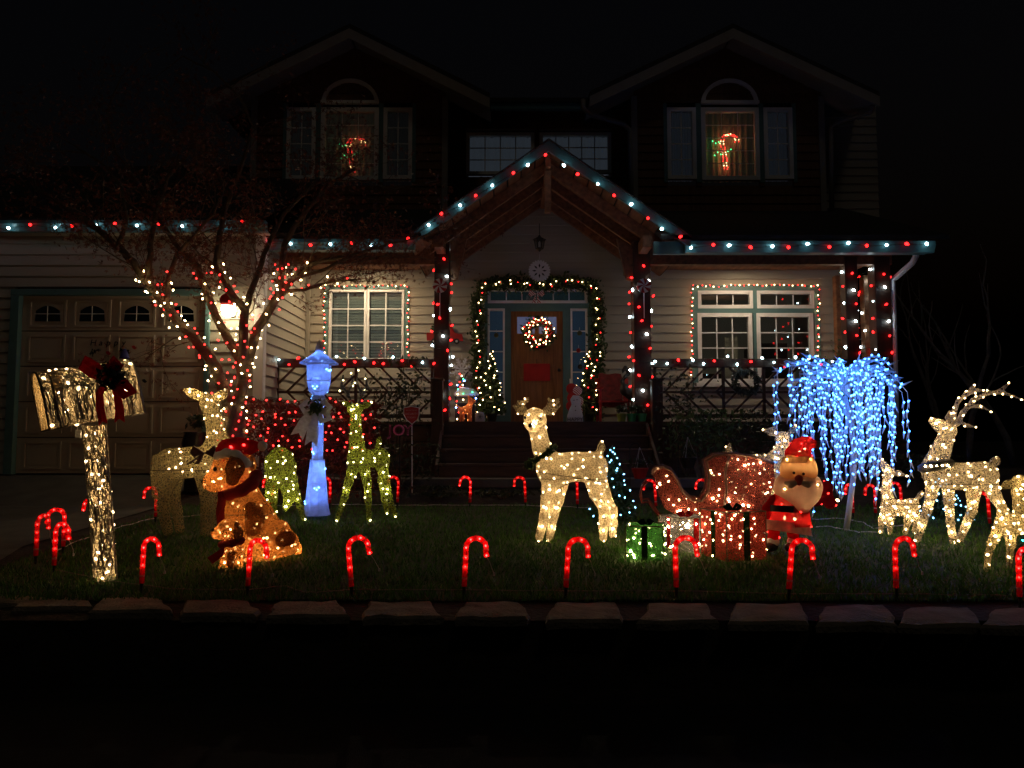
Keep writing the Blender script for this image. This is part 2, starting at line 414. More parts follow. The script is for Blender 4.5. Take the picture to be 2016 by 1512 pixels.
def slices(V, Fc, planes, r, mb):
    V = np.asarray(V)
    for c, nrm in planes:
        d = (V - np.array(c)) @ np.array(nrm)
        q = d[Fc]; m = np.where((q.min(1) < 0) & (q.max(1) >= 0))[0]
        for fi in m:
            f = Fc[fi]; pts = []
            for a, b in zip(f, np.roll(f, -1)):
                if (d[a] < 0) != (d[b] < 0):
                    t = d[a] / (d[a] - d[b]); pts.append(V[a] + t * (V[b] - V[a]))
            if len(pts) == 2: mb.tube([pts[0], pts[1]], r, 3, False)
    return mb
def topx(p):  # photo pixel of a world point
    d = Vector(p) - Vector((0, 0, CAMZ)); yc = d.y * cT + d.z * sT; zc = -d.y * sT + d.z * cT
    return 1008 + F * d.x / yc, 756 - F * zc / yc
def leaves(mb, pts, size, flat=0.0, shape='leaf', rng=random):
    for p in pts:
        p = Vector(p); a = Vector((rng.gauss(0, 1), rng.gauss(0, 1), rng.gauss(0, 1) * (1 - flat))).normalized()
        b = a.cross(Vector((rng.gauss(0, 1), rng.gauss(0, 1), rng.gauss(0, 1)))).normalized()
        s = size * rng.uniform(0.6, 1.35)
        if shape == 'leaf': mb.add([p - a * s, p + b * s * 0.42, p + a * s, p - b * s * 0.42], [(0, 1, 2, 3)])
        elif shape == 'needle': mb.add([p - b * s * 0.1, p + b * s * 0.1, p + a * s * 1.6], [(0, 1, 2)])
        else:
            V = [p]
            for k in range(3):
                t = (k - 1) * 0.75; dd = a * math.cos(t) + b * math.sin(t); e = a * -math.sin(t) + b * math.cos(t)
                V += [p + dd * s * 0.4 + e * s * 0.12, p + dd * s * (1.1 if k == 1 else 0.85), p + dd * s * 0.4 - e * s * 0.12]
            mb.add(V, [(0, 1, 2, 3), (0, 4, 5, 6), (0, 7, 8, 9)])
    return mb
def text(name, body, parent, mat, p, size, extrude=0.004, align='CENTER', shear=0.0):
    cu = bpy.data.curves.new('text', 'FONT'); cu.body = body; cu.size = size; cu.extrude = extrude; cu.align_x = align; cu.align_y = 'CENTER'; cu.shear = shear
    cu.resolution_u = 3
    t = bpy.data.objects.new('tmp', cu); COL.objects.link(t); bpy.context.view_layer.update()
    me = bpy.data.meshes.new_from_object(t.evaluated_get(bpy.context.evaluated_depsgraph_get())); bpy.data.objects.remove(t)
    me.materials.clear(); me.materials.append(mat); me.transform(Matrix.Rotation(math.radians(90), 4, 'X'))
    return link(name, me, parent, p)
# ================================================================== GROUND
xs = [-70, -30, -14, -8, -4.1, -2, 0, 2, 4, 6, 8, 14, 30, 70]
ys = [-60, -10, 0, 4.68, 4.70, 4.71, 5.15, 6, 7, 8, 9, 9.8, 10.4, 10.95, 11.3, 14, 25, 90]
V = []; Fc = []
for y in ys:
    for x in xs: V.append((x, y, gz(y) - 0.012 + (0 if y < 4.705 else 0.0)))
nx = len(xs)
for j in range(len(ys) - 1):
    for i in range(nx - 1): Fc.append((j * nx + i, j * nx + i + 1, (j + 1) * nx + i + 1, (j + 1) * nx + i))
o = link('ground', mesh('ground', V, Fc, M['soil'])); meta(o, kind='structure')
# street in front of the stone edging
b = MB(); b.add([(-60, -50, 0.0), (60, -50, 0.0), (60, 4.40, 0.0), (-60, 4.40, 0.0)], [(0, 1, 2, 3)])
meta(b.build('street', M['asphalt']), kind='structure')
# lawn sheet
def lawn_left(y): return -4.05 + 0.65 * math.exp(-(y - 5.1) * 2.2) - 0.03 * (y - 5)
def lawn_back(x): return 9.75 + 0.12 * math.sin(x * 1.1)
b = MB(); N = 24; rows = []
for j in range(11):
    row = []
    for i in range(N + 1):
        yb = 5.08; t = j / 10
        x0 = None
        xx = i / N
        y = yb + t * (9.75 - yb)
        X = lawn_left(y) + xx * (9.0 - lawn_left(y))
        row.append(Vector((X, y, gz(y) + 0.002 + 0.006 * math.sin(X * 3.1 + y * 2.3))))
    rows.append(row)
b.v = [v for r in rows for v in r]
b.f = [(j * (N + 1) + i, j * (N + 1) + i + 1, (j + 1) * (N + 1) + i + 1, (j + 1) * (N + 1) + i) for j in range(10) for i in range(N)]
meta(b.build('lawn', M['turf'], smooth=True), kind='structure')
b = MB(); rr = random.Random(3)
for _ in range(46000):
    y = 5.05 + 4.8 * rr.random() ** 1.25; x0 = lawn_left(y); x = x0 + (min(7.6, 0.72 * y + 0.6) - x0) * rr.random()
    if abs(x) > 0.70 * y + 0.3: continue
    z = gz(y); h = rr.uniform(0.025, 0.06); a = rr.uniform(0, 6.28); w = rr.uniform(0.004, 0.007)
    dx, dy = math.cos(a) * w, math.sin(a) * w; lx, ly = rr.gauss(0, 0.018), rr.gauss(0, 0.018)
    b.add([(x - dx, y - dy, z), (x + dx, y + dy, z), (x + lx, y + ly, z + h)], [(0, 1, 2)])
meta(b.build('grass', M['grass']), 'short green lawn grass inside the ring of candy canes', 'grass', kind='stuff')
# driveway and walkway
b = MB()
pts = [(x, y) for y in (5.0, 7, 9.8, 10.95, 11.27) for x in (-12, -4.45)]
V = [(x if x < -10 else -4.45 + (0.7 * math.exp(-(y - 5) * 2.0)) , y, gz(y) + 0.004) for x, y in pts]
b.add(V, [(2 * i, 2 * i + 1, 2 * i + 3, 2 * i + 2) for i in range(4)]); meta(b.build('driveway', M['concrete']), kind='structure')
b = MB(); b.rect(-4.3, 4.4, 10.55, 10.88, 0.80, 0.925); meta(b.build('walkway', M['concrete'], bevel=0.01), kind='structure')

# stone edging
stx = [(-30, 105), (20, 190), (170, 350), (345, 518), (520, 690), (702, 875), (888, 1050), (1066, 1238), (1250, 1418), (1422, 1602), (1596, 1770), (1762, 1940), (1930, 2110)]
words_ = ['first', 'second', 'third', 'fourth', 'fifth', 'sixth', 'seventh', 'eighth', 'ninth', 'tenth', 'eleventh', 'twelfth', 'thirteenth']
edge = thing('stone_wall', 'low dry-laid wall of rough flat stones along the lawn edge', 'wall', (0, 4.8, 0))
for i, (a, c) in enumerate(stx):
    yt = [1158, 1168, 1176, 1180, 1182, 1183, 1184, 1184, 1186, 1188, 1190, 1194, 1198][i]; yb = [1188, 1196, 1202, 1208, 1211, 1213, 1215, 1221, 1222, 1225, 1227, 1229, 1232][i]
    r = random.Random(50 + i); zt = 0.437 + r.uniform(-.006, .008)
    def onz(px, py):
        d = P(px, py, 1.0) - Vector((0, 0, CAMZ)); t = (zt - CAMZ) / d.z; return Vector((0, 0, CAMZ)) + d * t
    c4 = [onz(a + 6, yb), onz(c - 6, yb), onz(c - 26, yt), onz(a + 26, yt)]
    ring = []
    for k in range(4):
        p, q = c4[k], c4[(k + 1) % 4]
        for t in (0.0, 0.22, 0.45, 0.72): 
            v = p.lerp(q, t); v += Vector((r.uniform(-.018, .018), r.uniform(-.022, .022), 0)); ring.append(v)
    cen = sum(ring, Vector()) / len(ring)
    b = MB(); n = len(ring)
    inn = [cen + (v - cen) * 0.93 + Vector((0, 0, 0.0 + r.uniform(-.005, .006))) for v in ring]
    outr = [v + Vector((0, 0, -0.018 + r.uniform(-.006, .006))) for v in ring]; bot = [cen + (v - cen) * 0.97 + Vector((0, 0, -0.055)) for v in ring]
    V = [cen + Vector((0, 0, 0.004))] + inn + outr + bot
    Fc = [(0, 1 + k, 1 + (k + 1) % n) for k in range(n)]
    Fc += [(1 + k, 1 + n + k, 1 + n + (k + 1) % n, 1 + (k + 1) % n) for k in range(n)] + [(1 + n + k, 1 + 2 * n + k, 1 + 2 * n + (k + 1) % n, 1 + n + (k + 1) % n) for k in range(n)]
    b.add(V, Fc); b.build('stone', M['stone'], edge)
for lvl in range(2):
    for i in range(16):
        r = random.Random(90 + i + lvl * 40); x = -4.0 + i * 0.52 + lvl * 0.25
        b = MB(); b.box((x, 4.90 + r.uniform(-.015, .015) , 0.085 + lvl * 0.155), (0.50, 0.34, 0.145)); b.build('block', M['darkstone'], edge, bevel=0.012)

# ================================================================== HOUSE
YW, YG, YF = 13.6, 11.25, 11.8      # porch wall, garage front, porch deck front
PZ = 1.736; CEIL = 4.50
XL, XR = P(600, 700, YW).x, P(1662, 700, YW).x
house = thing('house', 'two-storey cream house with covered porch, attached garage and twin gables', 'house', (1.0, 13.0, 0.95))
EXP = 0.163
_bm = {}
def boardmesh(mat):
    if mat.name not in _bm:
        e = EXP
        V = []
        for x in (0, 1): V += [(x, -.030, 0), (x, 0, 0), (x, 0, e + .015), (x, -.005, e + .015)]
        _bm[mat.name] = mesh('siding_board', V, [(0, 1, 2, 3), (7, 6, 5, 4), (0, 4, 5, 1), (1, 5, 6, 2), (2, 6, 7, 3), (3, 7, 4, 0)], mat)
    return _bm[mat.name]
def siding(name, X0, X1, Z0, Z1, Y, mat, openings=(), clip=None, side=False):
    rows = []; back = MB(); z = Z0
    while z < Z1 - 0.01:
        zt = min(z + EXP, Z1); lo, hi = X0, X1
        if clip:
            c = clip(z)
            if c is None: z += EXP; continue
            lo, hi = max(lo, c[0]), min(hi, c[1])
        segs = [(lo, hi)]
        for ox0, ox1, oz0, oz1 in openings:
            if oz0 < zt - 0.02 and oz1 > z + 0.02:
                ns = []
                for a, c in segs:
                    if ox1 <= a or ox0 >= c: ns.append((a, c)); continue
                    if ox0 > a: ns.append((a, ox0))
                    if ox1 < c: ns.append((ox1, c))
                segs = ns
        for a, c in segs:
            if c - a > 0.02:
                rows.append((a, c, z))
                if side: back.rect(Y - 0.05, Y - 0.001, a, c, z, zt)
                else: back.rect(a, c, Y + 0.001, Y + 0.05, z, zt)
        z += EXP
    w = back.build(name, mat, house)
    for a, c, z in rows:
        o = link('siding_board', boardmesh(mat), w, (Y, a, z) if side else (a, Y, z)); o.scale = (c - a, 1, 1)
        if side: o.rotation_euler = (0, 0, math.radians(90))
    return w
def R(x0, y0, x1, y1, Y):
    a = P(x0, (y0 + y1) / 2, Y); b = P(x1, (y0 + y1) / 2, Y); c = P((x0 + x1) / 2, y0, Y); d = P((x0 + x1) / 2, y1, Y)
    return (a.x, b.x, d.z, c.z)

# gable roof over the porch: world geometry
GA = P(1074, 288, 11.3); GLe = P(803, 472, 11.3); GRe = P(1358, 482, 11.3)
gx = (GLe.x + GRe.x) / 2; gzap = GA.z; gze = (GLe.z + GRe.z) / 2; ghw = (GRe.x - GLe.x) / 2
gsl = (gzap - gze) / ghw
def gable_clip(z):      # porch wall under the gable roof
    if z < CEIL - 0.05: return (-99, 99)
    w = (gzap - 0.06 - z) / gsl
    return (gx - w, gx + w) if w > 0.1 else None
win_l = R(647, 570, 797, 712, YW); win_r = R(1370, 572, 1606, 755, YW); dr = R(957, 566, 1163, 834, YW)
siding('wall', XL, XR, PZ, 5.6, YW, M['siding'], [win_l, win_r, dr], gable_clip)
# garage
gd = R(22, 582, 408, 934, YG)
gx0 = -9.4; gx1 = P(515, 700, YG).x
siding('wall', gx0, gx1, 0.96, 4.62, YG, M['siding'], [gd])
siding('wall', YG, YW, 0.96, 4.5, gx1, M['siding'], side=True)
b = MB(); b.rect(gx1 - 0.11, gx1 + 0.034, YG - 0.034, YG + 0.10, 0.95, 4.6); b.build('corner_trim', M['white'], house, bevel=0.004)
b = MB(); b.rect(gx1 + 0.03, gx1 + 0.09, YW - 0.09, YW - 0.026, PZ, CEIL); b.build('corner_trim', M['siding'], house)
# frieze boards
b = MB(); b.rect(gx1, P(868, 520, YW).x, YW - 0.05, YW - 0.026, CEIL - 0.16, CEIL); b.build('frieze_board', M['siding'], house)
b = MB(); b.rect(P(1270, 520, YW).x, XR, YW - 0.05, YW - 0.026, CEIL - 0.16, CEIL); b.build('frieze_board', M['siding'], house)
# house right end wall
siding('wall', YW, 19.0, PZ - 0.7, 4.5, XR, M['siding'], side=True)

# --- garage door
def rectpart(name, r, Y0, Y1, mat, parent, bevel=0.0):
    b = MB(); b.rect(r[0], r[1], Y0, Y1, r[2], r[3]); return b.build(name, mat, parent, bevel=bevel)
fr = MB(); t = 0.10
fr.rect(gd[0] - .03, gd[0] + t, YG - .06, YG + .05, 0.95, gd[3]); fr.rect(gd[1] - t + .06, gd[1] + .03, YG - .06, YG + .05, 0.95, gd[3]); fr.rect(gd[0] - .03, gd[1] + .03, YG - .065, YG + .05, gd[3] - .002, gd[3] + .09)
fr.build('garage_door_trim', M['teal'], house, bevel=0.005)
dx0, dx1 = gd[0] + t, gd[1] - t + .06; dz0, dz1 = 0.965, gd[3]
gdoor = rectpart('garage_door', (dx0, dx1, dz0, dz1), YG + .035, YG + .06, M['gdoor'], house)
nr, ncol = 5, 4
rail = MB()
ph = (dz1 - dz0) / nr; pw = (dx1 - dx0 - 0.10) / ncol
pv = MB()
w_, h_ = pw - 0.14, ph - 0.15
for (a, b_, th) in ((0.0, 0.0, .006),):
    pv.box((0, -.004, 0), (w_ - 0.10, .008, h_ - 0.10))
for s_ in (-1, 1):
    pv.box((s_ * w_ / 2, -.009, 0), (0.03, .018, h_ + .03)); pv.box((0, -.009, s_ * h_ / 2), (w_ - .03, .018, 0.03))
pmesh = mesh('panel', pv.v, pv.f, M['gdoor'])
for r_ in range(nr):
    zc = dz0 + (r_ + .5) * ph
    for c in range(ncol):
        xc = dx0 + 0.05 + (c + .5) * pw
        link('panel', pmesh, gdoor, (xc, YG + .035, zc))
        if r_ == nr - 1:
            ww, wh = 0.19, 0.14; po = []
            for s_, zz in ((-1, -wh), (1, -wh)): po.append((xc + s_ * ww, YG + .020, zc + zz + .02))
            for k in range(9):
                tt = 1 - k / 4.0; po.append((xc + tt * (ww - .015), YG + .020, zc + 0.04 + 0.075 * (1 - tt * tt)))
            b = MB(); b.prism(po, (0, .006, 0)); pn = b.build('pane', glassmat('garage_glass', 0.08, (0.02, 0.02, 0.02)), gdoor)
            b = MB(); b.rect(xc - ww, xc + ww, YG + .012, YG + .019, zc - .012, zc - .004); b.rect(xc - .004, xc + .004, YG + .0115, YG + .019, zc - wh + .02, zc + .11); b.build('muntin', M['white'], gdoor)
    b = MB(); b.rect(dx0, dx1, YG + .030, YG + .0345, dz0 + r_ * ph - .006, dz0 + r_ * ph + .006)
    if r_: b.build('section_joint', M['black'], gdoor)
# --- windows
GL = glassmat()
def window(x0, y0, x1, y1, Y, cols, rows, fw, blind=None, curtain=None, nm='window', muntw=0.010, matf=None, glass=None):
    r = R(x0, y0, x1, y1, Y); f = fw * SCL(Y); b = MB()
    for (a, c, d, e) in ((r[0], r[0] + f, r[2], r[3]), (r[1] - f, r[1], r[2], r[3]), (r[0] + f, r[1] - f, r[2], r[2] + f), (r[0] + f, r[1] - f, r[3] - f, r[3])):
        b.rect(a, c, Y - .045, Y + .05, d, e)
    wdw = b.build(nm, matf or M['white'], house, bevel=0.004)
    ix0, ix1, iz0, iz1 = r[0] + f, r[1] - f, r[2] + f, r[3] - f
    for i in range(cols):
        for j in range(rows):
            rectpart('pane', (ix0 + (ix1 - ix0) * i / cols, ix0 + (ix1 - ix0) * (i + 1) / cols, iz0 + (iz1 - iz0) * j / rows, iz0 + (iz1 - iz0) * (j + 1) / rows), Y + .005, Y + .011, glass or GL, wdw)
    for i in range(1, cols):
        x = ix0 + (ix1 - ix0) * i / cols; rectpart('muntin', (x - muntw, x + muntw, iz0, iz1), Y - .008, Y + .004, matf or M['white'], wdw)
    for j in range(1, rows):
        z = iz0 + (iz1 - iz0) * j / rows; rectpart('muntin', (ix0, ix1, z - muntw, z + muntw), Y - .0085, Y + .0035, matf or M['white'], wdw)
    if blind:
        b = MB(); n = int((iz1 - iz0) / 0.05)
        for k in range(n):
            z = iz0 + (k + .5) * (iz1 - iz0) / n; b.box(((ix0 + ix1) / 2, Y + .09, z), (ix1 - ix0 - .01, .004, .047), Matrix.Rotation(math.radians(28), 3, 'X'))
        b.build('blind', blind, wdw, kind='stuff')
    if curtain:
        b = MB(); n = 40; Vv = []
        for k in range(n + 1):
            x = ix0 - .03 + (ix1 - ix0 + .06) * k / n; yy = Y + .16 + .025 * math.sin(k * 1.4) + .01 * math.sin(k * 0.53)
            Vv += [(x, yy, iz0 - .05), (x, yy, iz1 + .05)]
        b.add(Vv, [(2 * k, 2 * k + 2, 2 * k + 3, 2 * k + 1) for k in range(n)]); b.build('curtain', curtain, wdw, smooth=True)
    return wdw
def litmat(name, col, e):  # weak emission stands in for indoor light on blinds, curtains and backings
    if name in MATS: return MATS[name]
    m, t_, n, out = nt(name)
    d = n.new('ShaderNodeBsdfDiffuse'); d.inputs[0].default_value = (*col, 1)
    em = n.new('ShaderNodeEmission'); em.inputs[0].default_value = (*col, 1); em.inputs[1].default_value = e
    ad = n.new('ShaderNodeAddShader'); t_.links.new(d.outputs[0], ad.inputs[0]); t_.links.new(em.outputs[0], ad.inputs[1]); t_.links.new(ad.outputs[0], out.inputs[0])
    MATS[name] = m; return m
blindm = litmat('blind_slat', (0.42, 0.43, 0.38), 0.10)
curt = litmat('dim_room_curtain', (0.30, 0.24, 0.17), 0.055)
curt_up = litmat('upper_curtain', (0.42, 0.36, 0.24), 0.012)
curt_bl = litmat('blue_grey_shade', (0.36, 0.40, 0.50), 0.06)
# left porch window (two sashes)
tb = MB(); r = R(638, 563, 806, 715, YW)
tb.rect(r[0], win_l[0], YW - .04, YW - .0255, r[2], r[3]); tb.rect(win_l[1], r[1], YW - .04, YW - .0255, r[2], r[3]); tb.rect(win_l[0], win_l[1], YW - .04, YW - .0255, win_l[3], r[3]); tb.rect(win_l[0], win_l[1], YW - .04, YW - .0255, r[2], win_l[2])
tb.build('window_trim', M['teal'], house)
window(648, 571, 722, 711, YW, 2, 4, 5, blind=blindm)
window(722.6, 571, 796, 711, YW, 2, 4, 5, blind=blindm)
# right porch window (two transoms over two sashes)
tb = MB(); r = R(1362, 562, 1614, 762, YW); w0 = win_r
rt1, rt2 = R(1373, 573, 1481, 608, YW), R(1489, 573, 1601, 608, YW); rl1, rl2 = R(1373, 617, 1481, 754, YW), R(1489, 617, 1601, 754, YW)
tb.rect(r[0], rt1[0], YW - .04, YW - .0255, r[2], r[3]); tb.rect(rt2[1], r[1], YW - .04, YW - .0255, r[2], r[3]); tb.rect(rt1[0], rt2[1], YW - .04, YW - .0255, rt1[3], r[3])
tb.rect(rt1[0], rt2[1], YW - .04, YW - .0255, rl1[3], rt1[2]); tb.rect(rt1[1], rt2[0], YW - .038, YW + .03, rl1[2], rt1[3]); tb.rect(rt1[0], rt2[1], YW - .04, YW - .0255, r[2], rl1[2])
tb.build('window_trim', M['teal'], house)
window(1373, 573, 1481, 608, YW, 3, 1, 7); window(1489, 573, 1601, 608, YW, 3, 1, 7)
window(1373, 617, 1481, 754, YW, 3, 4, 8); window(1489, 617, 1601, 754, YW, 3, 4, 8)
b = MB(); r = R(1366, 754, 1608, 762, YW); b.rect(r[0], r[1], YW - .09, YW - .0256, r[2], r[3]); b.build('window_sill', M['white'], house, bevel=.004)
# the room behind the right window
b = MB(); x0, x1 = win_r[0] - .5, win_r[1] + .5
b.add([(x0, YW + 2.2, 1.6), (x1, YW + 2.2, 1.6), (x1, YW + 2.2, 4.6), (x0, YW + 2.2, 4.6)], [(0, 1, 2, 3)])
b.build('back_wall_of_room', curt, house)
b = MB(); b.rect(x0 + .3, x0 + 1.5, YW + 1.5, YW + 2.1, 1.75, 2.75); b.build('room_sideboard', M['darkwood'], house)
b = MB(); b.rect(x0 + .4, x0 + .9, YW + 2.12, YW + 2.16, 3.0, 3.4); b.build('room_picture', M['darkwood'], house)
b = MB(); b.rect(x0 + 2.0, x0 + 2.5, YW + 1.0, YW + 2.1, 1.75, 3.3); b.build('room_cabinet', M['darkwood'], house)
b = MB(); b.rect(win_r[0] + .55, win_r[0] + .78, YW + .12, YW + .16, 2.3, 3.3); b.build('curtain', curt, house)
# --- door with sidelights and transom
b = MB()
dl = R(1006, 613, 1108, 834, YW); sl1 = R(960, 608, 994, 818, YW); sl2 = R(1123, 608, 1157, 818, YW); trn = R(960, 568, 1157, 598, YW)
for a, c, d, e in ((dr[0] - .03, sl1[0], PZ, dr[3]), (sl1[1], dl[0], PZ, trn[2]), (dl[1], sl2[0], PZ, trn[2]), (sl2[1], dr[1] + .03, PZ, dr[3]), (dl[0], dl[1], dl[3], trn[2]),
                   (sl1[0], sl1[1], sl1[3], trn[2]), (sl2[0], sl2[1], sl2[3], trn[2]), (sl1[0], sl1[1], PZ, sl1[2]), (sl2[0], sl2[1], PZ, sl2[2]), (sl1[0], sl2[1], trn[3], dr[3] + .02)):
    b.rect(a, c, YW - .045, YW + .04, d, e)
b.build('door_surround', M['teal'], house)
blueglass = litmat('sidelight_backing', (0.10, 0.17, 0.28), 0.10)
def backing(r, mat): rectpart('interior_shade', r, YW + .18, YW + .19, mat, house)
window(960, 568, 1157, 598, YW, 6, 1, 6); backing(trn, litmat('transom_backing', (0.04, 0.07, 0.08), 0.15))
window(960, 608, 994, 818, YW, 1, 5, 4); backing(sl1, blueglass)
window(1123, 608, 1157, 818, YW, 1, 5, 4); backing(sl2, blueglass)
door = rectpart('front_door', (dl[0], dl[1], PZ + .02, dl[3]), YW + .0, YW + .05, M['doorwood'], house)
for (a, c, d, e) in ((.14, .44, .06, .42), (.56, .86, .06, .42), (.14, .44, .48, .74), (.56, .86, .48, .74)):
    rw_ = dl[1] - dl[0]; rh = dl[3] - PZ
    x0, x1, z0, z1 = dl[0] + a * rw_, dl[0] + c * rw_, PZ + d * rh, PZ + e * rh
    b = MB(); b.rect(x0 + .03, x1 - .03, YW - .012, YW - .001, z0 + .03, z1 - .03)
    b.build('panel', M['doorwood'], door, bevel=.008)
for a, c in ((.12, .46), (.54, .88)):
    rectpart('pane', (dl[0] + a * rw_, dl[0] + c * rw_, PZ + .80 * rh, PZ + .95 * rh), YW - .006, YW - .001, litmat('door_lite', (0.25, 0.30, 0.55), 0.18), door)
b = MB(); b.lathe([(.012, 0), (.012, .05), (.03, .06), (.032, .085), (.015, .10)], (dl[1] - .07, YW, PZ + .95), 10, ax=Matrix.Rotation(math.radians(90), 3, 'X')); b.build('handle', M['iron'], door, smooth=True)

# --- porch deck, steps, skirt
b = MB(); b.rect(gx1 + .03, 6.15, YF, YW, PZ - 0.045, PZ); b.build('porch_floor', M['deck'], house)
for k in range(3):
    b = MB(); b.rect(gx1 + .03, 6.12, YF + .03 + .002 * k, YF + .06, 0.93 + k * .25, 0.93 + k * .25 + .24); b.build('skirt_board', M['deck'], house)
sxa, sxb = P(868, 880, 11.3).x, P(1283, 880, 11.3).x
for k in range(4):
    z1 = PZ - k * 0.206; yf = YF - 0.30 * k
    if k: b = MB(); b.rect(sxa, sxb, yf - .02, yf + .32, z1 - .04, z1); b.build('step_tread', M['deck'], house, bevel=.006)
    b = MB(); b.rect(sxa + .01, sxb - .01, yf + .005, yf + .028, z1 - .206, z1 - .042); b.build('step_riser', M['deck'], house)
for X in (sxa - .02, sxb + .02):
    b = MB(); b.prism([(X - .02, YF, PZ - .02), (X - .02, YF, 0.93), (X - .02, YF - .93, 0.93), (X - .02, YF - .93, 1.10)], (.04, 0, 0)); b.build('step_stringer', M['deck'], house)
# --- posts
YP = 11.95
def post(px0, px1, Y, ztop, zbot, mat=None, nm='porch_post'):
    b = MB(); a, c = P(px0, 650, Y).x, P(px1, 650, Y).x; b.rect(a, c, Y, Y + (c - a), zbot, ztop); return b.build(nm, mat or M['darkwood'], house, bevel=.008)
post(854, 884, YP, 4.62, PZ); post(1248, 1282, YP, 4.62, PZ)
post(1667, 1692, YP, 4.36, PZ); post(1726, 1757, YP, 4.36, PZ - .5)
post(1703, 1722, 13.35, 4.36, PZ, M['wood']); post(1648, 1664, 13.35, 4.36, PZ, M['wood'])
# newels beside the steps
for a, c in ((851, 872), (1282, 1303)):
    b = MB(); x0, x1 = P(a, 850, 11.75).x, P(c, 850, 11.75).x; b.rect(x0, x1, 11.62, 11.62 + x1 - x0, 0.93, PZ + .62); b.rect(x0 - .015, x1 + .015, 11.605, 11.635 + x1 - x0, PZ + .621, PZ + .66); b.build('newel_post', M['darkwood'], house, bevel=.006)
# --- railings
def railing(xa, xb, bounds, dirs, nm='railing'):
    Y = 11.98
    b = MB(); b.pbox(xa, 706, xb, 723, Y - .03, .10); rl = b.build(nm, M['darkwood'], house, bevel=.006)
    z_t, z_m, z_b = P(1008, 723, Y).z, P(1008, 772, Y).z, PZ + .09
    A = P(xa, 772, Y).x; B = P(xb, 772, Y).x
    b = MB(); b.rect(A, B, Y, Y + .05, z_m - .018, z_m + .018); b.build('mid_rail', M['darkwood'], rl)
    b = MB(); b.rect(A, B, Y, Y + .06, z_b - .03, z_b + .03); b.build('bottom_rail', M['darkwood'], rl)
    for q in bounds:
        x = P(q, 772, Y).x; b = MB(); b.rect(x - .022, x + .022, Y + .004, Y + .045, z_b + .03, z_t + .002); b.build('baluster', M['darkwood'], rl)
    for (p0, p1), dr_ in zip(zip(bounds, bounds[1:]), dirs):
        x0, x1 = P(p0, 772, Y).x, P(p1, 772, Y).x
        for (za, zb, sg) in ((z_m, z_t, dr_), (z_m, z_b, dr_)):
            H = abs(zb - za); sp = 0.27; off = -H
            while off < (x1 - x0):
                # line from (x0+off, za) to (x0+off+H, zb), mirrored by direction
                a0, a1 = off, off + H; t0 = max(0, -a0 / H); t1 = min(1, ((x1 - x0) - a0) / H)
                if t1 - t0 > 0.08:
                    pa = (a0 + t0 * H, za + (zb - za) * t0); pb = (a0 + t1 * H, za + (zb - za) * t1)
                    fx = (lambda t: x0 + t) if sg > 0 else (lambda t: x1 - t)
                    b = MB(); b.bar((fx(pa[0]), Y + .022, pa[1]), (fx(pb[0]), Y + .022, pb[1]), .03, .038, Vector((0, 1, 0))); b.build('slat', M['darkwood'], rl)
                off += sp
    return rl
railing(541, 853, [545, 700, 850], [1, -1])
railing(1284, 1668, [1290, 1425, 1505, 1585, 1664], [1, -1, 1, -1])
railing(1692, 1727, [1694, 1725], [1])
# --- porch ceiling, beams, gutters
for (xa, xb) in ((gx1 + .02, gx - ghw + .35), (gx + ghw - .35, 6.2)):
    b = MB(); n = 12
    for k in range(n): b.rect(xa, xb, 11.5 + k * (YW - 11.5) / n + .003, 11.5 + (k + 1) * (YW - 11.5) / n - .003, CEIL + .002 * (k % 2), CEIL + .03)
    b.build('porch_ceiling', M['wood'], house)
for (xa, xb) in ((gx1 + .03, P(868, 500, YP).x), (P(1264, 500, YP).x, P(1757, 500, YP).x)):
    b = MB(); b.rect(xa, xb, YP + .02, YP + .15, 4.24, 4.492); b.build('porch_beam', M['wood'], house, bevel=.006)
def gutter(xa, xb, Y, zt, h=.15, d=.12, nm='gutter'):
    b = MB(); pr = [(Y, zt), (Y - .015, zt - h * .35), (Y + .03, zt - h * .8), (Y + .04, zt - h), (Y + d, zt - h), (Y + d, zt)]
    b.prism([(xa, y, z) for y, z in pr], (xb - xa, 0, 0)); b.build(nm, M['gutter'], house)
zg = P(1500, 474, 11.3).z; gutter(P(1350, 480, 11.3).x, P(1842, 480, 11.3).x, 11.3, zg, .17)
zgl = P(650, 470, 11.3).z; gutter(gx1 - .1, P(815, 480, 11.3).x, 11.3, zgl, .16)
zgg = P(250, 433, 10.9).z; gutter(gx0, gx1 + .12, 10.9, zgg, .16)
b = MB(); b.rect(gx0, gx1 + .1, 11.02, YG - .01, zgg - .15, zgg - .12); b.build('soffit', M['siding'], house)
b = MB(); b.rect(P(1290, 480, 11.3).x, 6.3, 11.42, 11.5, zg - .17, zg + .02); b.build('fascia', M['teal'], house); b = MB(); b.rect(gx1, P(815, 480, 11.3).x, 11.42, 11.5, zgl - .16, zgl + .02); b.build('fascia', M['teal'], house)
# roofs
def slab(pts, th, nm='roof', mat=None):
    b = MB(); b.prism(pts, (0, 0, th)); return b.build(nm, mat or M['shingle'], house)
Yu = 13.95
slab([(P(1300, 470, 11.3).x, 11.22, zg), (6.55, 11.22, zg), (6.3, Yu + .6, zg + 1.45), (2.2, Yu + .6, zg + 1.45)], .07)
slab([(gx1 - .1, 11.22, zgl), (P(830, 480, 11.3).x, 11.22, zgl), (0.2, Yu + .6, zgl + 1.45), (gx1 - .1, Yu + .6, zgl + 1.45)], .07)
slab([(gx0 - .3, 10.82, zgg), (gx1 + .15, 10.82, zgg), (gx1 + .15, 15.5, zgg + 2.4), (gx0 - .3, 15.5, zgg + 2.4)], .07)
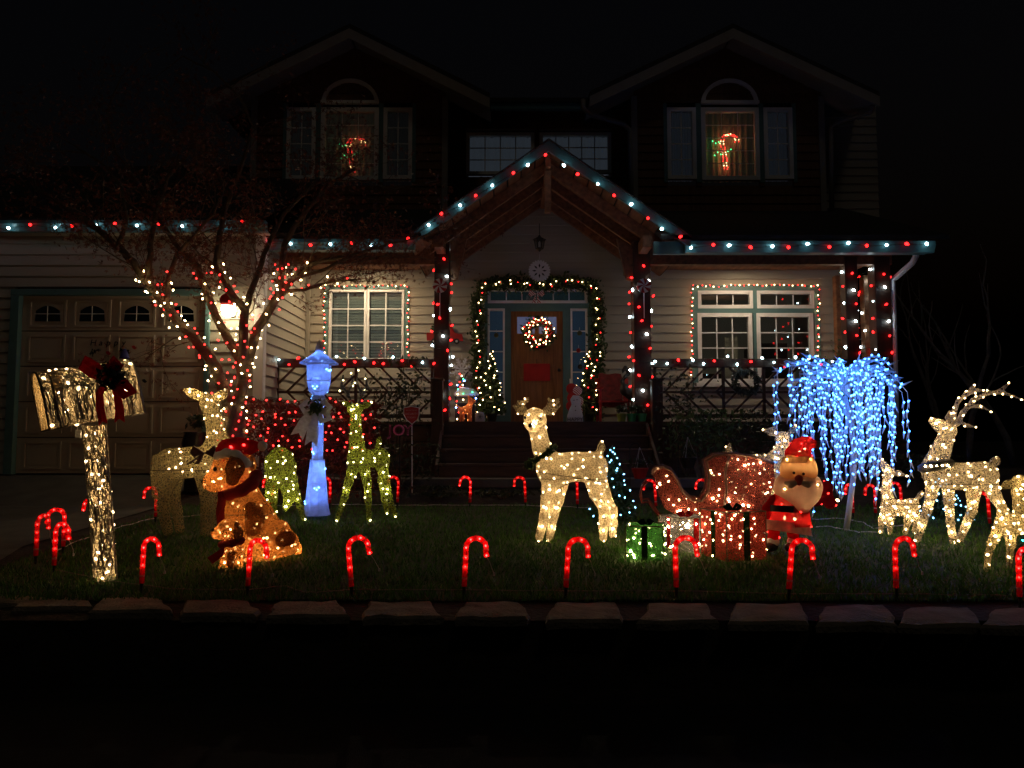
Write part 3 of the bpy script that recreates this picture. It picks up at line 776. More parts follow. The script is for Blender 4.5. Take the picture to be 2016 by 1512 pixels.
# gable porch roof
zz = lambda X: gzap - abs(X - gx) * gsl
for sgn, nm in ((-1, 'roof'), (1, 'roof')):
    xe = gx + sgn * ghw
    b = MB(); pr = [(gx, gzap - .03), (xe, gze - .03), (xe, gze + .05), (gx, gzap + .05)]
    b.prism([(x, 11.26, z) for x, z in pr], (0, 2.9, 0)); b.build('roof', M['shingle'], house)
    # underside boards
    for k in range(10):
        t0, t1 = k / 10, (k + 1) / 10 - .012
        b = MB(); b.prism([(gx + sgn * ghw * t0, 11.34, gzap - .035 - ghw * gsl * t0), (gx + sgn * ghw * t1, 11.34, gzap - .035 - ghw * gsl * t1), (gx + sgn * ghw * t1, 11.34, gzap - .06 - ghw * gsl * t1), (gx + sgn * ghw * t0, 11.34, gzap - .06 - ghw * gsl * t0)], (0, 2.2, 0)); b.build('soffit_board', M['wood'], house)
    # barge board
    b = MB(); b.prism([(gx, 11.22, gzap + .06), (xe, 11.22, gze + .06), (xe, 11.22, gze - .10), (gx, 11.22, gzap - .10)], (0, .05, 0)); b.build('barge_board', M['gutter'], house)
    b = MB(); b.prism([(gx, 11.19, gzap + .085), (xe, 11.19, gze + .085), (xe, 11.19, gze + .062), (gx, 11.19, gzap + .062)], (0, .30, 0)); b.build('drip_edge', M['shingle'], house)
    for Y in (11.75, 12.35, 12.95, 13.45):
        b = MB(); xo = gx + sgn * (ghw - .28); zo = gzap - .06 - (ghw - .28) * gsl
        b.prism([(gx + sgn * .04, Y, gzap - .065), (xo, Y, zo), (xo, Y, zo - .20), (gx + sgn * .04, Y, gzap - .265)], (0, .07, 0)); b.build('rafter', M['wood'], house)
    Xb = P(869, 480, YP).x if sgn < 0 else P(1265, 480, YP).x
    b = MB(); b.rect(Xb - .07, Xb + .07, 11.5, YW - .03, 4.40, 4.58); b.build('porch_beam', M['wood'], house)
    b = MB(); b.prism([(Xb - sgn * .10, 12.0, 4.45), (Xb - sgn * .10, 12.0, 3.95), (Xb - sgn * .26, 12.0, 4.02), (Xb - sgn * .40, 12.0, 4.66)], (0, .08, 0)); b.build('knee_brace', M['wood'], house)
b = MB(); b.rect(gx - .04, gx + .04, 11.40, YW - .03, gzap - .28, gzap - .07); b.build('ridge_beam', M['wood'], house)
b = MB(); b.rect(gx - .05, gx + .05, 11.52, 11.62, gzap - .95, gzap - .29); b.build('king_post', M['wood'], house, bevel=.006)

# --- upper storey
def upper(xw0, xw1, apex, el, er, winx, mirrored):
    Yb = 13.5; A = P(apex[0], apex[1], Yb); L = P(el[0], el[1], Yb); Rr = P(er[0], er[1], Yb)
    cx = A.x; hw = (Rr.x - L.x) / 2; zl = (L.z + Rr.z) / 2; sl = (A.z - zl) / hw
    X0, X1 = P(xw0, 300, Yu).x, P(xw1, 300, Yu).x
    cl = lambda z: (cx - (A.z - .02 - z) / sl, cx + (A.z - .02 - z) / sl) if z < A.z - .1 else None
    ops = [R(*q, Yu) for q in winx['ops']]
    siding('upper_wall', X0, X1, 4.7, A.z, Yu, M['shake'], ops, cl)
    for Xc in (X0, X1):
        b = MB(); b.rect(Xc - .055, Xc + .055, Yu - .035, Yu + .03, 4.9, zl + .25); b.build('corner_trim', M['trimshade'], house)
    for sg in (-1, 1):
        xe = cx + sg * hw
        b = MB(); b.prism([(cx, Yb - .1, A.z + .10), (xe, Yb - .1, zl + .10), (xe, Yb - .1, zl), (cx, Yb - .1, A.z)], (0, 3.5, 0)); b.build('roof', M['shingle'], house)
        b = MB(); b.prism([(cx, Yb - .12, A.z - .002), (xe, Yb - .12, zl - .002), (xe, Yb - .12, zl - .19), (cx, Yb - .12, A.z - .19)], (0, .04, 0)); b.build('barge_board', M['trimshade'], house)
        b = MB(); b.prism([(cx + sg * .02, Yb - .07, A.z - .06), (xe, Yb - .07, zl - .06), (xe, Yb - .07, zl - .09), (cx + sg * .02, Yb - .07, A.z - .09)], (0, .8, 0)); b.build('soffit', M['trimshade'], house)
    return cx
def arch_window(cx, cy, rx, ry, Y):
    b = MB(); n = 16; f = 9
    op, ip = [], []
    for k in range(n + 1):
        t = math.pi * k / n; op.append((cx + rx * math.cos(t), cy - ry * math.sin(t))); ip.append((cx + (rx - f) * math.cos(t), cy - f * .6 - (ry - f * 1.5) * math.sin(t)))
    Vv = [P(*q, Y - .05) for q in op] + [P(*q, Y - .05) for q in ip] + [P(*q, Y - .05) + Vector((0, .09, 0)) for q in op] + [P(*q, Y - .05) + Vector((0, .09, 0)) for q in ip]; m = n + 1
    Fc = []
    for k in range(n): Fc += [(k, k + 1, m + k + 1, m + k), (k, 2 * m + k, 2 * m + k + 1, k + 1), (m + k, m + k + 1, 3 * m + k + 1, 3 * m + k)]
    b.add(Vv, Fc); b.bar(P(cx - rx, cy - 2.5, Y - .02), P(cx + rx, cy - 2.5, Y - .02), .08, .055); wdw = b.build('window', M['white'], house)
    b = MB(); b.prism([P(*q, Y - .01) for q in ip], (0, .006, 0)); b.build('pane', GL, wdw)
    b = MB(); b.prism([P(*q, Y + .06) for q in ip], (0, .01, 0)); b.build('curtain', curt_bl2, wdw)
curt_bl2 = litmat('arch_shade', (0.36, 0.38, 0.46), 0.028)
upper(1249, 1618, (1440, 62), (1158, 198), (1724, 192), dict(ops=[(1313, 213, 1370, 354), (1380, 213, 1494, 356), (1503, 213, 1560, 354)]), False)
upper(500, 876, (690, 62), (415, 198), (968, 198), dict(ops=[(566, 213, 622, 354), (633, 213, 745, 356), (754, 213, 811, 354)]), True)
for (o_, sh) in ((0, curt_bl2), (-748, litmat('arch_shade_dark', (0.3, 0.28, 0.25), 0.006))):
    sidec = litmat('side_sheer', (0.28, 0.30, 0.38), 0.022) if o_ == 0 else litmat('side_sheer_dark', (0.28, 0.26, 0.24), 0.008)
    b = MB()
    for q in ((1306, 205, 1313, 360), (1369.5, 205, 1380.5, 360), (1493.5, 205, 1503.5, 360), (1559.5, 205, 1567, 360)): 
        r = R(q[0] + o_, q[1], q[2] + o_, q[3], Yu); b = MB(); b.rect(r[0], r[1], Yu - .035, Yu - .0255, r[2], r[3]); b.build('window_trim', M['teal'], house)
    window(1313 + o_, 213, 1370 + o_, 354, Yu, 2, 4, 8, curtain=sidec); window(1503 + o_, 213, 1560 + o_, 354, Yu, 2, 4, 8, curtain=sidec)
    window(1380 + o_, 213, 1494 + o_, 356, Yu, 3, 5, 9, curtain=curt_up, muntw=.006)
    arch_window(1437 + o_, 204, 57, 50, Yu)
# centre dormer wall with two windows
Yd = 14.7
siding('upper_wall', P(880, 300, Yd).x, P(1245, 300, Yd).x, 4.8, P(1008, 215, Yd).z, Yd, M['shake'], [R(918, 262, 1052, 345, Yd), R(1062, 262, 1203, 342, Yd)])
window(918, 262, 1052, 345, Yd, 4, 3, 7, curtain=curt_bl); window(1062, 262, 1203, 342, Yd, 5, 3, 7, curtain=curt_bl)
b = MB(); b.pbox(960, 198, 1165, 214, Yd - .45, .12); b.build('gutter', M['gutter'], house)
slab([(P(940, 200, Yd).x, Yd - .5, P(940, 200, Yd - .5).z), (P(1190, 200, Yd).x, Yd - .5, P(940, 200, Yd - .5).z), (P(1190, 200, Yd).x, 17.5, 8.4), (P(940, 200, Yd).x, 17.5, 8.4)], .08)
# set-back end wall right of the right gable
siding('upper_wall', P(1622, 300, Yu).x, P(1726, 300, 14.4).x, 4.9, P(1700, 215, 14.4).z, 14.4, pmat('shade_dark_siding', (0.24, 0.215, 0.18), 0.6, 0.10, 2.0, 0.15, 60))  # cream siding coloured darker, standing in for the weak light up here
# downspouts
def pipe(pts, Y, r=5.5, nm='downspout', mat=None):
    b = MB(); b.tube([P(x, y, Y + d) for x, y, d in pts], r * SCL(Y), 8); b.build(nm, mat or M['trimshade'], house, smooth=True)
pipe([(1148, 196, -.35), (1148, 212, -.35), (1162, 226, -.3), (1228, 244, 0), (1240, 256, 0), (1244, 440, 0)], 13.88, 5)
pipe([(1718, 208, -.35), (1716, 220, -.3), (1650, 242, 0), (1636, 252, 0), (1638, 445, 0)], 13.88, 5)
pipe([(1804, 486, -.4), (1803, 505, -.4), (1796, 518, -.35), (1764, 546, -.02), (1757, 553, .0), (1759, 620, .0), (1762, 760, 0), (1765, 900, 0)], 12.0, 6, mat=M['white'])
# ================================================================== LIGHT STRINGS ON THE HOUSE
def polyline_points(pts, step):
    out = []; carry = 0.0
    for a, b in zip(pts, pts[1:]):
        a, b = Vector(a), Vector(b); L = (b - a).length; d = carry
        while d < L: out.append(a.lerp(b, d / L)); d += step
        carry = d - L
    return out
def light_string(name, label, pts, step, mats, r, shape, wire=None, jit=0.01, sag=0.0, group=None, out=Vector((0, -1, 0)), wr=0.004, offs=0.02, dirs=None):
    pts = [Vector(p) for p in pts]
    low = min(pts, key=lambda p: p.z)
    t = thing(name, label, 'string lights', low, group)
    ps = polyline_points(pts, step); wp = []
    for i, p in enumerate(ps):
        q = p + Vector((random.uniform(-jit, jit), 0, random.uniform(-jit, jit)))
        wp.append(q); m = mats[i % len(mats)]
        dd = (out * 0.6 + Vector((random.uniform(-.5, .5), 0, random.uniform(-1, .2)))) if dirs is None else dirs
        bulb(t, q + out * offs, m, r * random.uniform(.9, 1.1), shape, dd)
    if len(wp) > 1:
        b = MB(); b.tube(wp, wr, 4); b.build('wire', wire or M['wireg'], t)
    return t
yo = Vector((0, -1, 0))
light_string('roof_lights', 'red and cool-white bulb string along the garage gutter behind the maple', [P(-60, 446, 10.86), P(508, 440, 10.86)], 0.305, [LC, LR], .021, 'c9', jit=.04)
light_string('roof_lights', 'red and white bulb string on the short porch gutter left of the gable', [P(535, 480, 11.26), P(800, 482, 11.26)], 0.30, [LR, LC], .021, 'c9', jit=.025)
light_string('roof_lights', 'red and white bulb string up and over the porch gable edge', [P(806, 466, 11.19), P(1073, 302, 11.19), P(1352, 478, 11.19)], 0.30, [LR, LC], .022, 'c9', jit=.035)
light_string('roof_lights', 'red and white bulb string along the porch gutter right of the gable', [P(1362, 486, 11.26), P(1840, 481, 11.26)], 0.293, [LC, LR], .022, 'c9', jit=.035)
def spiral(px0, px1, y0, y1, Y, turns, n):
    out = []; a, c = P(px0, (y0 + y1) / 2, Y), P(px1, (y0 + y1) / 2, Y); w = (c.x - a.x) / 2 + .025; cx = (a.x + c.x) / 2; cyy = Y + w - .02
    z0, z1 = P(px0, y0, Y).z, P(px0, y1, Y).z
    for i in range(n):
        t = i / (n - 1); an = 2 * math.pi * turns * t; ca, sa = math.cos(an), math.sin(an); s = 1.0 / max(abs(ca), abs(sa))
        out.append(Vector((cx + w * s * ca, cyy + w * s * sa, z0 + (z1 - z0) * t)))
    return out
def post_lights(label, px0, px1, y0, y1, Y, turns, n):
    pts = spiral(px0, px1, y0, y1, Y, turns, n * 4)
    t = thing('post_lights', label, 'string lights', (pts[-1].x, pts[-1].y, min(p.z for p in pts)))
    for i in range(0, len(pts), 4):
        bulb(t, pts[i] + Vector((random.uniform(-.02, .02), -.015, random.uniform(-.03, .03))), [LCp, LR, LCp, LR, LR][(i // 4) % 5], .0165, 'c9')
    b = MB(); b.tube(pts, .004, 4); b.build('wire', M['wireg'], t)
post_lights('red and white bulbs wound around the post left of the steps', 854, 884, 488, 815, YP, 11, 42)
post_lights('red and white bulbs wound around the post right of the steps', 1248, 1282, 505, 800, YP, 11, 42)
post_lights('red and white bulbs wound around the inner post near the porch end', 1667, 1692, 516, 700, YP, 6, 24)
post_lights('red and white bulbs wound around the outermost corner post by the downspout', 1726, 1757, 514, 700, YP, 6, 24)
post_lights('red and white bulbs on the slim rear post between the porch corner posts', 1703, 1722, 525, 700, 13.33, 5, 14)
def wavy(x0, x1, y, Y, amp, n):
    return [P(x0 + (x1 - x0) * i / n, y + amp * math.sin(i * 1.9) + random.uniform(-3, 3), Y) for i in range(n + 1)]
light_string('railing_lights', 'red and white bulb string swagged on the porch rail behind the lamp post', wavy(548, 848, 713, 11.92, 8, 16), .17, [LC, LR, LR], .018, 'c9', jit=.02)
light_string('railing_lights', 'red and white bulb string swagged on the porch rail before the big window', wavy(1290, 1660, 712, 11.92, 9, 16), .20, [LC, LC, LR], .019, 'c9', jit=.02)
def wl(label, x0, y0, x1, y1, mats):
    Yq = YW - .055
    light_string('window_lights', label, [P(x0, y1, Yq), P(x0, y0, Yq), P(x1, y0, Yq), P(x1, y1, Yq)], .078, mats, .0095, 'mini', jit=.02, offs=.015)
wl('red and warm-white mini lights framing the window with closed blinds', 639, 563, 803, 712, [LW, LRm])
wl('red and warm-white mini lights framing the wide window on the porch', 1362, 563, 1611, 740, [LW, LRm])

# garland around the door
gp = [P(945, 830, 13.4), P(942, 700, 13.42), P(940, 600, 13.42), P(952, 562, 13.42), P(1000, 556, 13.4), P(1060, 562, 13.4), P(1120, 556, 13.4), P(1165, 562, 13.42), P(1177, 600, 13.42), P(1176, 700, 13.42), P(1170, 830, 13.4)]
gt = thing('garland', 'green fir garland with red and warm lights around the front door', 'garland', P(1060, 832, 13.4))
ps = polyline_points(gp, .03); b = MB(); pts = []
for p in ps:
    for _ in range(30): pts.append(p + Vector((random.gauss(0, .062), random.gauss(0, .035), random.gauss(0, .062))))
leaves(b, pts, .045, shape='leaf'); b.build('foliage', M['fir'], gt)
b = MB(); b.tube(ps, .02, 5); b.build('rope', M['wireg'], gt)
for i, p in enumerate(ps[::3]):
    bulb(gt, p + Vector((random.uniform(-.06, .06), -.075, random.uniform(-.05, .05))), [LW, LRm, LW][i % 3], .009)
bw = MB(); c = P(1056, 578, 13.28)
for s_ in (-1, 1):
    bw.prism([c + Vector((0, 0, 0)), c + Vector((s_ * .12, 0, .07)), c + Vector((s_ * .14, 0, -.01)), c + Vector((s_ * .1, 0, -.05))], (0, .03, 0))
    bw.prism([c + Vector((s_ * .01, -.005, 0)), c + Vector((s_ * .08, -.005, -.17)), c + Vector((s_ * .05, -.005, -.15)), c + Vector((s_ * .015, -.005, -.18))], (0, .012, 0))
m, t_, n, out = nt('striped_ribbon'); bs = n.new('ShaderNodeBsdfPrincipled'); wv = n.new('ShaderNodeTexWave'); wv.inputs['Scale'].default_value = 14; wv.bands_direction = 'DIAGONAL'
tc = n.new('ShaderNodeTexCoord'); t_.links.new(tc.outputs['Object'], wv.inputs[0]); cr = n.new('ShaderNodeValToRGB'); cr.color_ramp.interpolation = 'CONSTANT'; cr.color_ramp.elements[0].color = (.45, .02, .03, 1); cr.color_ramp.elements[1].color = (.7, .65, .62, 1); cr.color_ramp.elements[1].position = .5
t_.links.new(wv.outputs[0], cr.inputs[0]); t_.links.new(cr.outputs[0], bs.inputs[0]); t_.links.new(bs.outputs[0], out.inputs[0]); STRIPE = m
bw.build('ribbon_bow', STRIPE, gt)

# wreath on the door
c = P(1060, 655, 13.5); wt = thing('wreath', 'round red and green lit wreath hanging on the oak door', 'wreath', c)
b = MB(); b2 = MB(); pts = []; R0 = .215
for i in range(1000):
    a = random.uniform(0, 6.283); rr_ = R0 + random.gauss(0, .045); pts.append(c + Vector((rr_ * math.cos(a), random.gauss(0, .03), rr_ * math.sin(a))))
leaves(b, pts, .04); b.build('foliage', M['fir'], wt)
for i in range(46):
    a = i * 2.4; rr_ = R0 + random.uniform(-.05, .05); p = c + Vector((rr_ * math.cos(a), -.05, rr_ * math.sin(a)))
    bb = MB(); bb.lathe([(.004, -.022), (.019, -.011), (.022, 0), (.019, .011), (.004, .022)], p, 8); bb.build('bauble', M['redpaint'], wt, smooth=True)
for i in range(56):
    a = i * 6.283 / 56; rr_ = R0 + random.uniform(-.085, .085); bulb(wt, c + Vector((rr_ * math.cos(a), -.06 - random.uniform(0, .02), rr_ * math.sin(a))), [LW, LRm, LW, LWs][i % 4], .0095)
# red blank sign on door
b = MB(); r = R(1031, 716, 1083, 750, YW - .02); b.rect(r[0], r[1], YW - .03, YW - .015, r[2], r[3]); ds = thing('door_sign', 'plain red rectangular sign on the front door below the wreath', 'sign', (P(1057, 733, YW).x, YW - .02, r[2])); b.build('board', M['redpaint'], ds, bevel=.004)
b = MB(); b.rect((r[0] + r[1]) / 2 - .004, (r[0] + r[1]) / 2 + .004, YW - .022, YW - .014, r[3], r[3] + .08); b.build('hanger', M['black'], ds)
# pendant lantern + hanging snowflakes
Yl = 12.3; c = P(1062, 478, Yl); ln = thing('pendant_lantern', 'dark iron lantern hanging unlit from the porch ridge', 'lantern', c)
b = MB(); b.tube([P(1062, 440, Yl), P(1062, 462, Yl)], .006, 5); b.build('chain', M['iron'], ln)
b = MB(); b.lathe([(.01, .13), (.03, .10), (.11, .055), (.115, .045), (.08, .04)], c, 6); b.build('cap', M['iron'], ln)
for k in range(6):
    a = k * math.pi / 3; b = MB(); b.tube([c + Vector((.085 * math.cos(a), .085 * math.sin(a), .045)), c + Vector((.06 * math.cos(a), .06 * math.sin(a), -.10))], .006, 4); b.build('bar', M['iron'], ln)
b = MB(); b.lathe([(.055, -.09), (.078, .04)], c, 6); b.build('glass', glassmat('lantern_glass', .2), ln)
b = MB(); b.lathe([(.065, -.09), (.065, -.105), (.03, -.12), (.008, -.15)], c, 6); b.build('base', M['iron'], ln)
b = MB(); b.lathe([(.018, -.09), (.018, .0), (.004, .03)], c, 6); b.build('candle', M['snow'], ln)
def snowflake(label, px, py, rad, Y, solid, hang):
    c = P(px, py, Y); t = thing('snowflake', label, 'snowflake', c - Vector((0, 0, rad)))
    if solid:
        b = MB(); n = 24; po = []
        for k in range(n):
            a0 = 2 * math.pi * k / n; po += [c + Vector((rad * math.cos(a0 + .07), 0, rad * math.sin(a0 + .07))), c + Vector((rad * math.cos(a0 + .17), 0, rad * math.sin(a0 + .17))), c + Vector((rad * .86 * math.cos(a0 + .22), 0, rad * .86 * math.sin(a0 + .22)))]
        b.prism(po, (0, .02, 0)); b.build('disc', M['snow'], t)
        for k in range(8):
            a0 = math.pi / 4 * k; b = MB(); q = c + Vector((.45 * rad * math.cos(a0), -.004, .45 * rad * math.sin(a0))); u = Vector((math.cos(a0), 0, math.sin(a0))); w = Vector((-u.z, 0, u.x))
            b.prism([q + u * rad * .22, q + w * rad * .08, q - u * rad * .18, q - w * rad * .08], (0, .003, 0)); b.build('cutout', M['iron'], t)
    else:
        for k in range(8):
            a0 = math.pi / 4 * k + math.pi / 8; u = Vector((math.cos(a0), 0, math.sin(a0))); w = Vector((-u.z, 0, u.x)); b = MB()
            b.bar(c + u * .02, c + u * rad, .026, .05, Vector((0, 1, 0)))
            for f in (.35, .58, .8):
                for s_ in (-1, 1): b.bar(c + u * rad * f, c + u * rad * (f + .2) + w * s_ * rad * (.19 if f < .7 else .13), .022, .03 + .012 * (f < .5), Vector((0, 1, 0)))
            b.build('arm', M['snow'], t)
        b = MB(); b.lathe([(.03, -.01), (.03, .01)], c, 8, ax=Matrix.Rotation(math.radians(90), 3, 'X')); b.build('hub', M['snow'], t)
    b = MB(); b.tube([c + Vector((0, 0, rad * .9)), c + Vector((0, 0, rad + hang))], .003, 4); b.build('cord', M['wirew'], t)
snowflake('white round-toothed snowflake hanging below the porch lantern', 1062, 533, .18, Yl, True, .10)
snowflake('white eight-armed snowflake hung left of the front door', 909, 728, .21, 13.47, False, .06)
# lollipops on posts
def lolly(label, px, py, Y):
    c = P(px, py, Y); t = thing('lollipop', label, 'lollipop', c - Vector((0, 0, .55)))
    rad = .115; 
    for k in range(12):
        b = MB(); po = []
        for (rr_, tw) in ((.0, 0), (.035, .25), (.08, .5), (rad, .62)): po.append((rr_, 2 * math.pi * k / 12 + tw))
        q = [(rr_, an + 2 * math.pi / 12) for rr_, an in po][::-1]
        poly = [c + Vector((r_ * math.cos(a_), 0, r_ * math.sin(a_))) for r_, a_ in po[:1] + po[1:] + q[:-1]]
        b.prism(poly, (0, .03, 0)); b.build('swirl_piece', M['redpaint'] if k % 2 else M['snow'], t)
    b = MB(); b.tube([c + Vector((0, .02, -rad)), c + Vector((0, .02, -.52))], .008, 6); b.build('stick', M['snow'], t)
lolly('red and white swirl lollipop fixed to the post left of the steps', 866, 562, YP - .06)
lolly('red and white swirl lollipop fixed to the post right of the steps', 1268, 562, YP - .06)
# recessed porch light, garage sconce with red cap
CEILLAMP = emat('porch_downlight', (1.0, 0.76, 0.46), 1150); 
for px, lab in ((705, 'small recessed warm ceiling light over the window with blinds'), (1480, 'unseen recessed warm ceiling light over the wide porch window')):  # right lamp is unseen, inferred from the warm light on its wall
    x = P(px, 511, 12.75).x
    t = thing('ceiling_light', lab, 'ceiling light', (x, 12.75, CEIL - .02))
    b = MB(); b.lathe([(.075, .0), (.085, -.012), (.06, -.012), (.055, -.002)], (x, 12.75, CEIL), 16); b.build('ring', M['white'], t)
    b = MB(); b.lathe([(.001, -.010), (.052, -.0125), (.052, -.004)], (x, 12.75, CEIL), 14); b.build('lens', CEILLAMP if px < 1000 else emat('porch_downlight_dim', (1.0, 0.78, 0.52), 620), t)
Ys = 11.05; c = P(450, 608, Ys); t = thing('wall_lamp', 'bright white globe wall lamp with red cap on the garage wall', 'wall lamp', c)
b = MB(); b.lathe([(.02, -.12), (.085, -.09), (.105, -.02), (.095, .05), (.06, .10), (.02, .12)], c, 16); b.build('globe', emat('sconce_globe', (1.0, 0.80, 0.48), 42), t, smooth=True)
blob('cap', Ys, [[(450, 590, -4, 15), (452, 586, 0, 13)], [(440, 592, -8, 7), (462, 592, -8, 7)]], M['redcloth'], t)
b = MB(); b.rect(c.x - .05, c.x + .05, YG - .045, YG - .026, c.z - .1, c.z + .1); b.bar((c.x, YG - .03, c.z - .05), (c.x, Ys + .06, c.z - .10), .03, .03); b.build('bracket', M['iron'], t)

# candy-cane light shapes in the two upper windows
LWd = emat('dim_warm_bulb', (1.0, .6, .25), 12)
def window_cane(label, px, py, rm, wm):
    Y = Yu + .06; t = thing('window_candy_cane', label, 'window light', P(px, py + 40, Y))
    path = [(px + 4, py + 42), (px + 2, py + 25), (px - 1, py + 5), (px - 4, py - 10), (px, py - 22), (px + 12, py - 26), (px + 24, py - 20), (px + 26, py - 8)]
    ps = polyline_points([P(x, y, Y) for x, y in path], .035)
    b = MB(); b.tube(ps, .006, 5); b.build('outline', M['wirew'], t)
    for i, p in enumerate(ps):
        for s_ in (-.03, .035): bulb(t, p + Vector((s_ + random.uniform(-.01, .01), random.uniform(-.01, .01), random.uniform(-.01, .01))), [rm, wm, rm][(i // 2) % 3], .0105, 'round')
    for q in ((-22, -12), (-16, -8), (-10, -10), (-12, 10), (-18, 16), (-6, 14), (8, 8), (14, 4)): bulb(t, P(px + q[0], py + q[1], Y), LG if px > 1000 else emat('veiled_green_bulb', (.05, 1., .3), 2.), .011, 'round')
window_cane('lit candy cane with green bow in the upper right gable window', 1425, 290, LRm, LWd)
window_cane('lit candy cane in the upper left gable window behind the maple', 690, 296, emat('veiled_red_bulb', (1., .02, .02), 3.), emat('veiled_warm_bulb', (1., .55, .2), 4.))

# ================================================================== PORCH THINGS
def cone_tree(label, px, ytop, ybot, hw, Y, nlights, mats, mat, name='potted_tree'):
    a = P(px, ytop, Y); z0 = P(px, ybot, Y).z if name != 'potted_tree' else PZ; H = a.z - z0; w = hw * SCL(Y)
    t = thing(name, label, 'tree', (a.x, Y, z0)); b = MB(); pts = []
    ph = .16 if name == 'potted_tree' else .03
    for _ in range(1500):
        u = random.random() ** .6; z = z0 + ph + (H - ph) * (1 - u); rr_ = w * u * random.uniform(.35, 1.0); an = random.uniform(0, 6.283); pts.append((a.x + rr_ * math.cos(an), Y + rr_ * math.sin(an), z))
    leaves(b, pts, .045); b.build('foliage', mat, t)
    b = MB(); b.tube([(a.x, Y, z0 + .01), (a.x, Y, z0 + H * .9)], [.02, .006], 6); b.build('trunk', M['bark'], t)
    if ph > .1: b = MB(); b.lathe([(.07, 0), (.10, .15), (.11, .15), (.11, .18), (.09, .17)], (a.x, Y, z0 + .001), 12); b.build('pot', M['iron'], t)
    for i in range(nlights):
        u = (i + .5) / nlights; an = i * 2.4; rr_ = w * u * 1.0 + .015; bulb(t, (a.x + rr_ * math.cos(an), Y - abs(rr_ * math.sin(an)), z0 + ph + (H - ph) * (1 - u)), mats[i % len(mats)], .0095)
cone_tree('small lit fir in a pot left of the front door', 968, 690, 828, 30, 13.1, 26, [LW], M['fir'])
cone_tree('small lit fir in a pot right of the front door', 1158, 690, 828, 26, 13.1, 26, [LW, LW, LW, LRm], M['fir'])
# glowing orange deer on porch
def animal(name, label, cat, Y0, chains, mat, lmat, N, br=.0085, k=8, h=None, inset=.004, keep=None, wires=True, seed=1, planes=None, eyes=(), nose=None, part='body'):
    s = SCL(Y0); lowest = max((q for c in chains for q in c), key=lambda q: q[1])
    base = P(lowest[0], lowest[1] + lowest[3], Y0)
    t = thing(name, label, cat, base)
    o, Vv, Fq = blob(part, Y0, chains, mat, t, h=h, k=k)
    sm = {LWb.name: LWs, LA.name: LAs, LY.name: LYs}.get(lmat.name, lmat)
    for p in spread(Vv, N, seed, keep, Fq, inset): bulb(t, p, sm, br * 1.2)
    for (a, ra_, c_, rb_) in chains_to_caps(Y0, chains):  # hidden bulbs added along the limbs so the mesh glows
        p = Vector((a + c_) / 2)
        if (ra_ + rb_) / 2 > .034 and (keep is None or keep(p)): bulb(t, p, lmat, br * 1.15)
    if wires:
        mb = MB(); cx = Vv.mean(0); pl = [((0, cx[1], 0), (0, 1, 0)), ((0, 0, cx[2]), (0, 0, 1)), ((0, 0, cx[2] + .1), (0.15, 0, 1))]
        for dx in (-.22, -.07, .09, .24): pl.append(((cx[0] + dx, 0, 0), (1, 0.15, 0)))
        slices(Vv, Fq, pl, .0042, mb); mb.build('wire_frame', M['frame'], t, kind='stuff')
    for (x, y, d, r) in eyes:
        c = P(x, y, Y0 + d * s); b = MB(); b.lathe([(.1 * r * s, -r * s), (.8 * r * s, -.5 * r * s), (r * s, 0), (.8 * r * s, .5 * r * s), (.1 * r * s, r * s)], c, 8); b.build('eye', M['black'], t, smooth=True)
    if nose:
        x, y, d, r = nose; c = P(x, y, Y0 + d * s); b = MB(); b.lathe([(.1 * r * s, -r * s), (.8 * r * s, -.5 * r * s), (r * s, 0), (.8 * r * s, .5 * r * s), (.1 * r * s, r * s)], c, 8); b.build('nose', M['black'], t, smooth=True)
    return t, Vv, Fq
NETW = netmat('cream_mesh', (0.76, 0.64, 0.44), 40, .05, .50, .5)
NETWO = netmat('open_cream_mesh', (0.72, 0.60, 0.40), 34, .045, .75, .5)
NETG = netmat('gold_tinsel', (0.55, 0.46, 0.24), 32, .055, .68, .45)
NETS = netmat('silver_gold_tinsel', (0.64, 0.55, 0.37), 32, .055, .68, .45)
NETGR = netmat('lime_tinsel', (0.30, 0.35, 0.06), 30, .055, .66, .5)
NETBR = netmat('brown_fur_mesh', (0.52, 0.25, 0.085), 34, .07, .42, .5)
NETDK = netmat('dark_brown_fur_mesh', (0.32, 0.135, 0.045), 50, .08, .32, .5)
NETBL = netmat('white_glitter_mesh', (0.74, 0.78, 0.84), 90, .10, .06, .6)
NETRD = netmat('red_tinsel', (0.55, 0.035, 0.03), 60, .08, .45, .45, glit=.25)
NETRDC = netmat('red_mesh_cloth', (0.66, 0.022, 0.028), 90, .10, .08, .5)
NETSK = netmat('skin_mesh_cloth', (0.76, 0.50, 0.27), 90, .10, .0, .5, var=.12)
NETBD = netmat('beard_mesh_cloth', (0.76, 0.62, 0.50), 80, .10, .0, .5, var=.15)
NETSV = netmat('silver_tinsel', (0.20, 0.20, 0.23), 60, .07, .45, .45, glit=.3)
NETGN = netmat('green_tinsel', (0.08, 0.30, 0.07), 60, .08, .5, .45, glit=.25)
NETRB = netmat('rose_silver_trim', (0.34, 0.20, 0.17), 90, .1, .2, .3, glit=.3)
NETPO = netmat('orange_acrylic', (0.85, 0.34, 0.16), 80, .1, .2, .5)
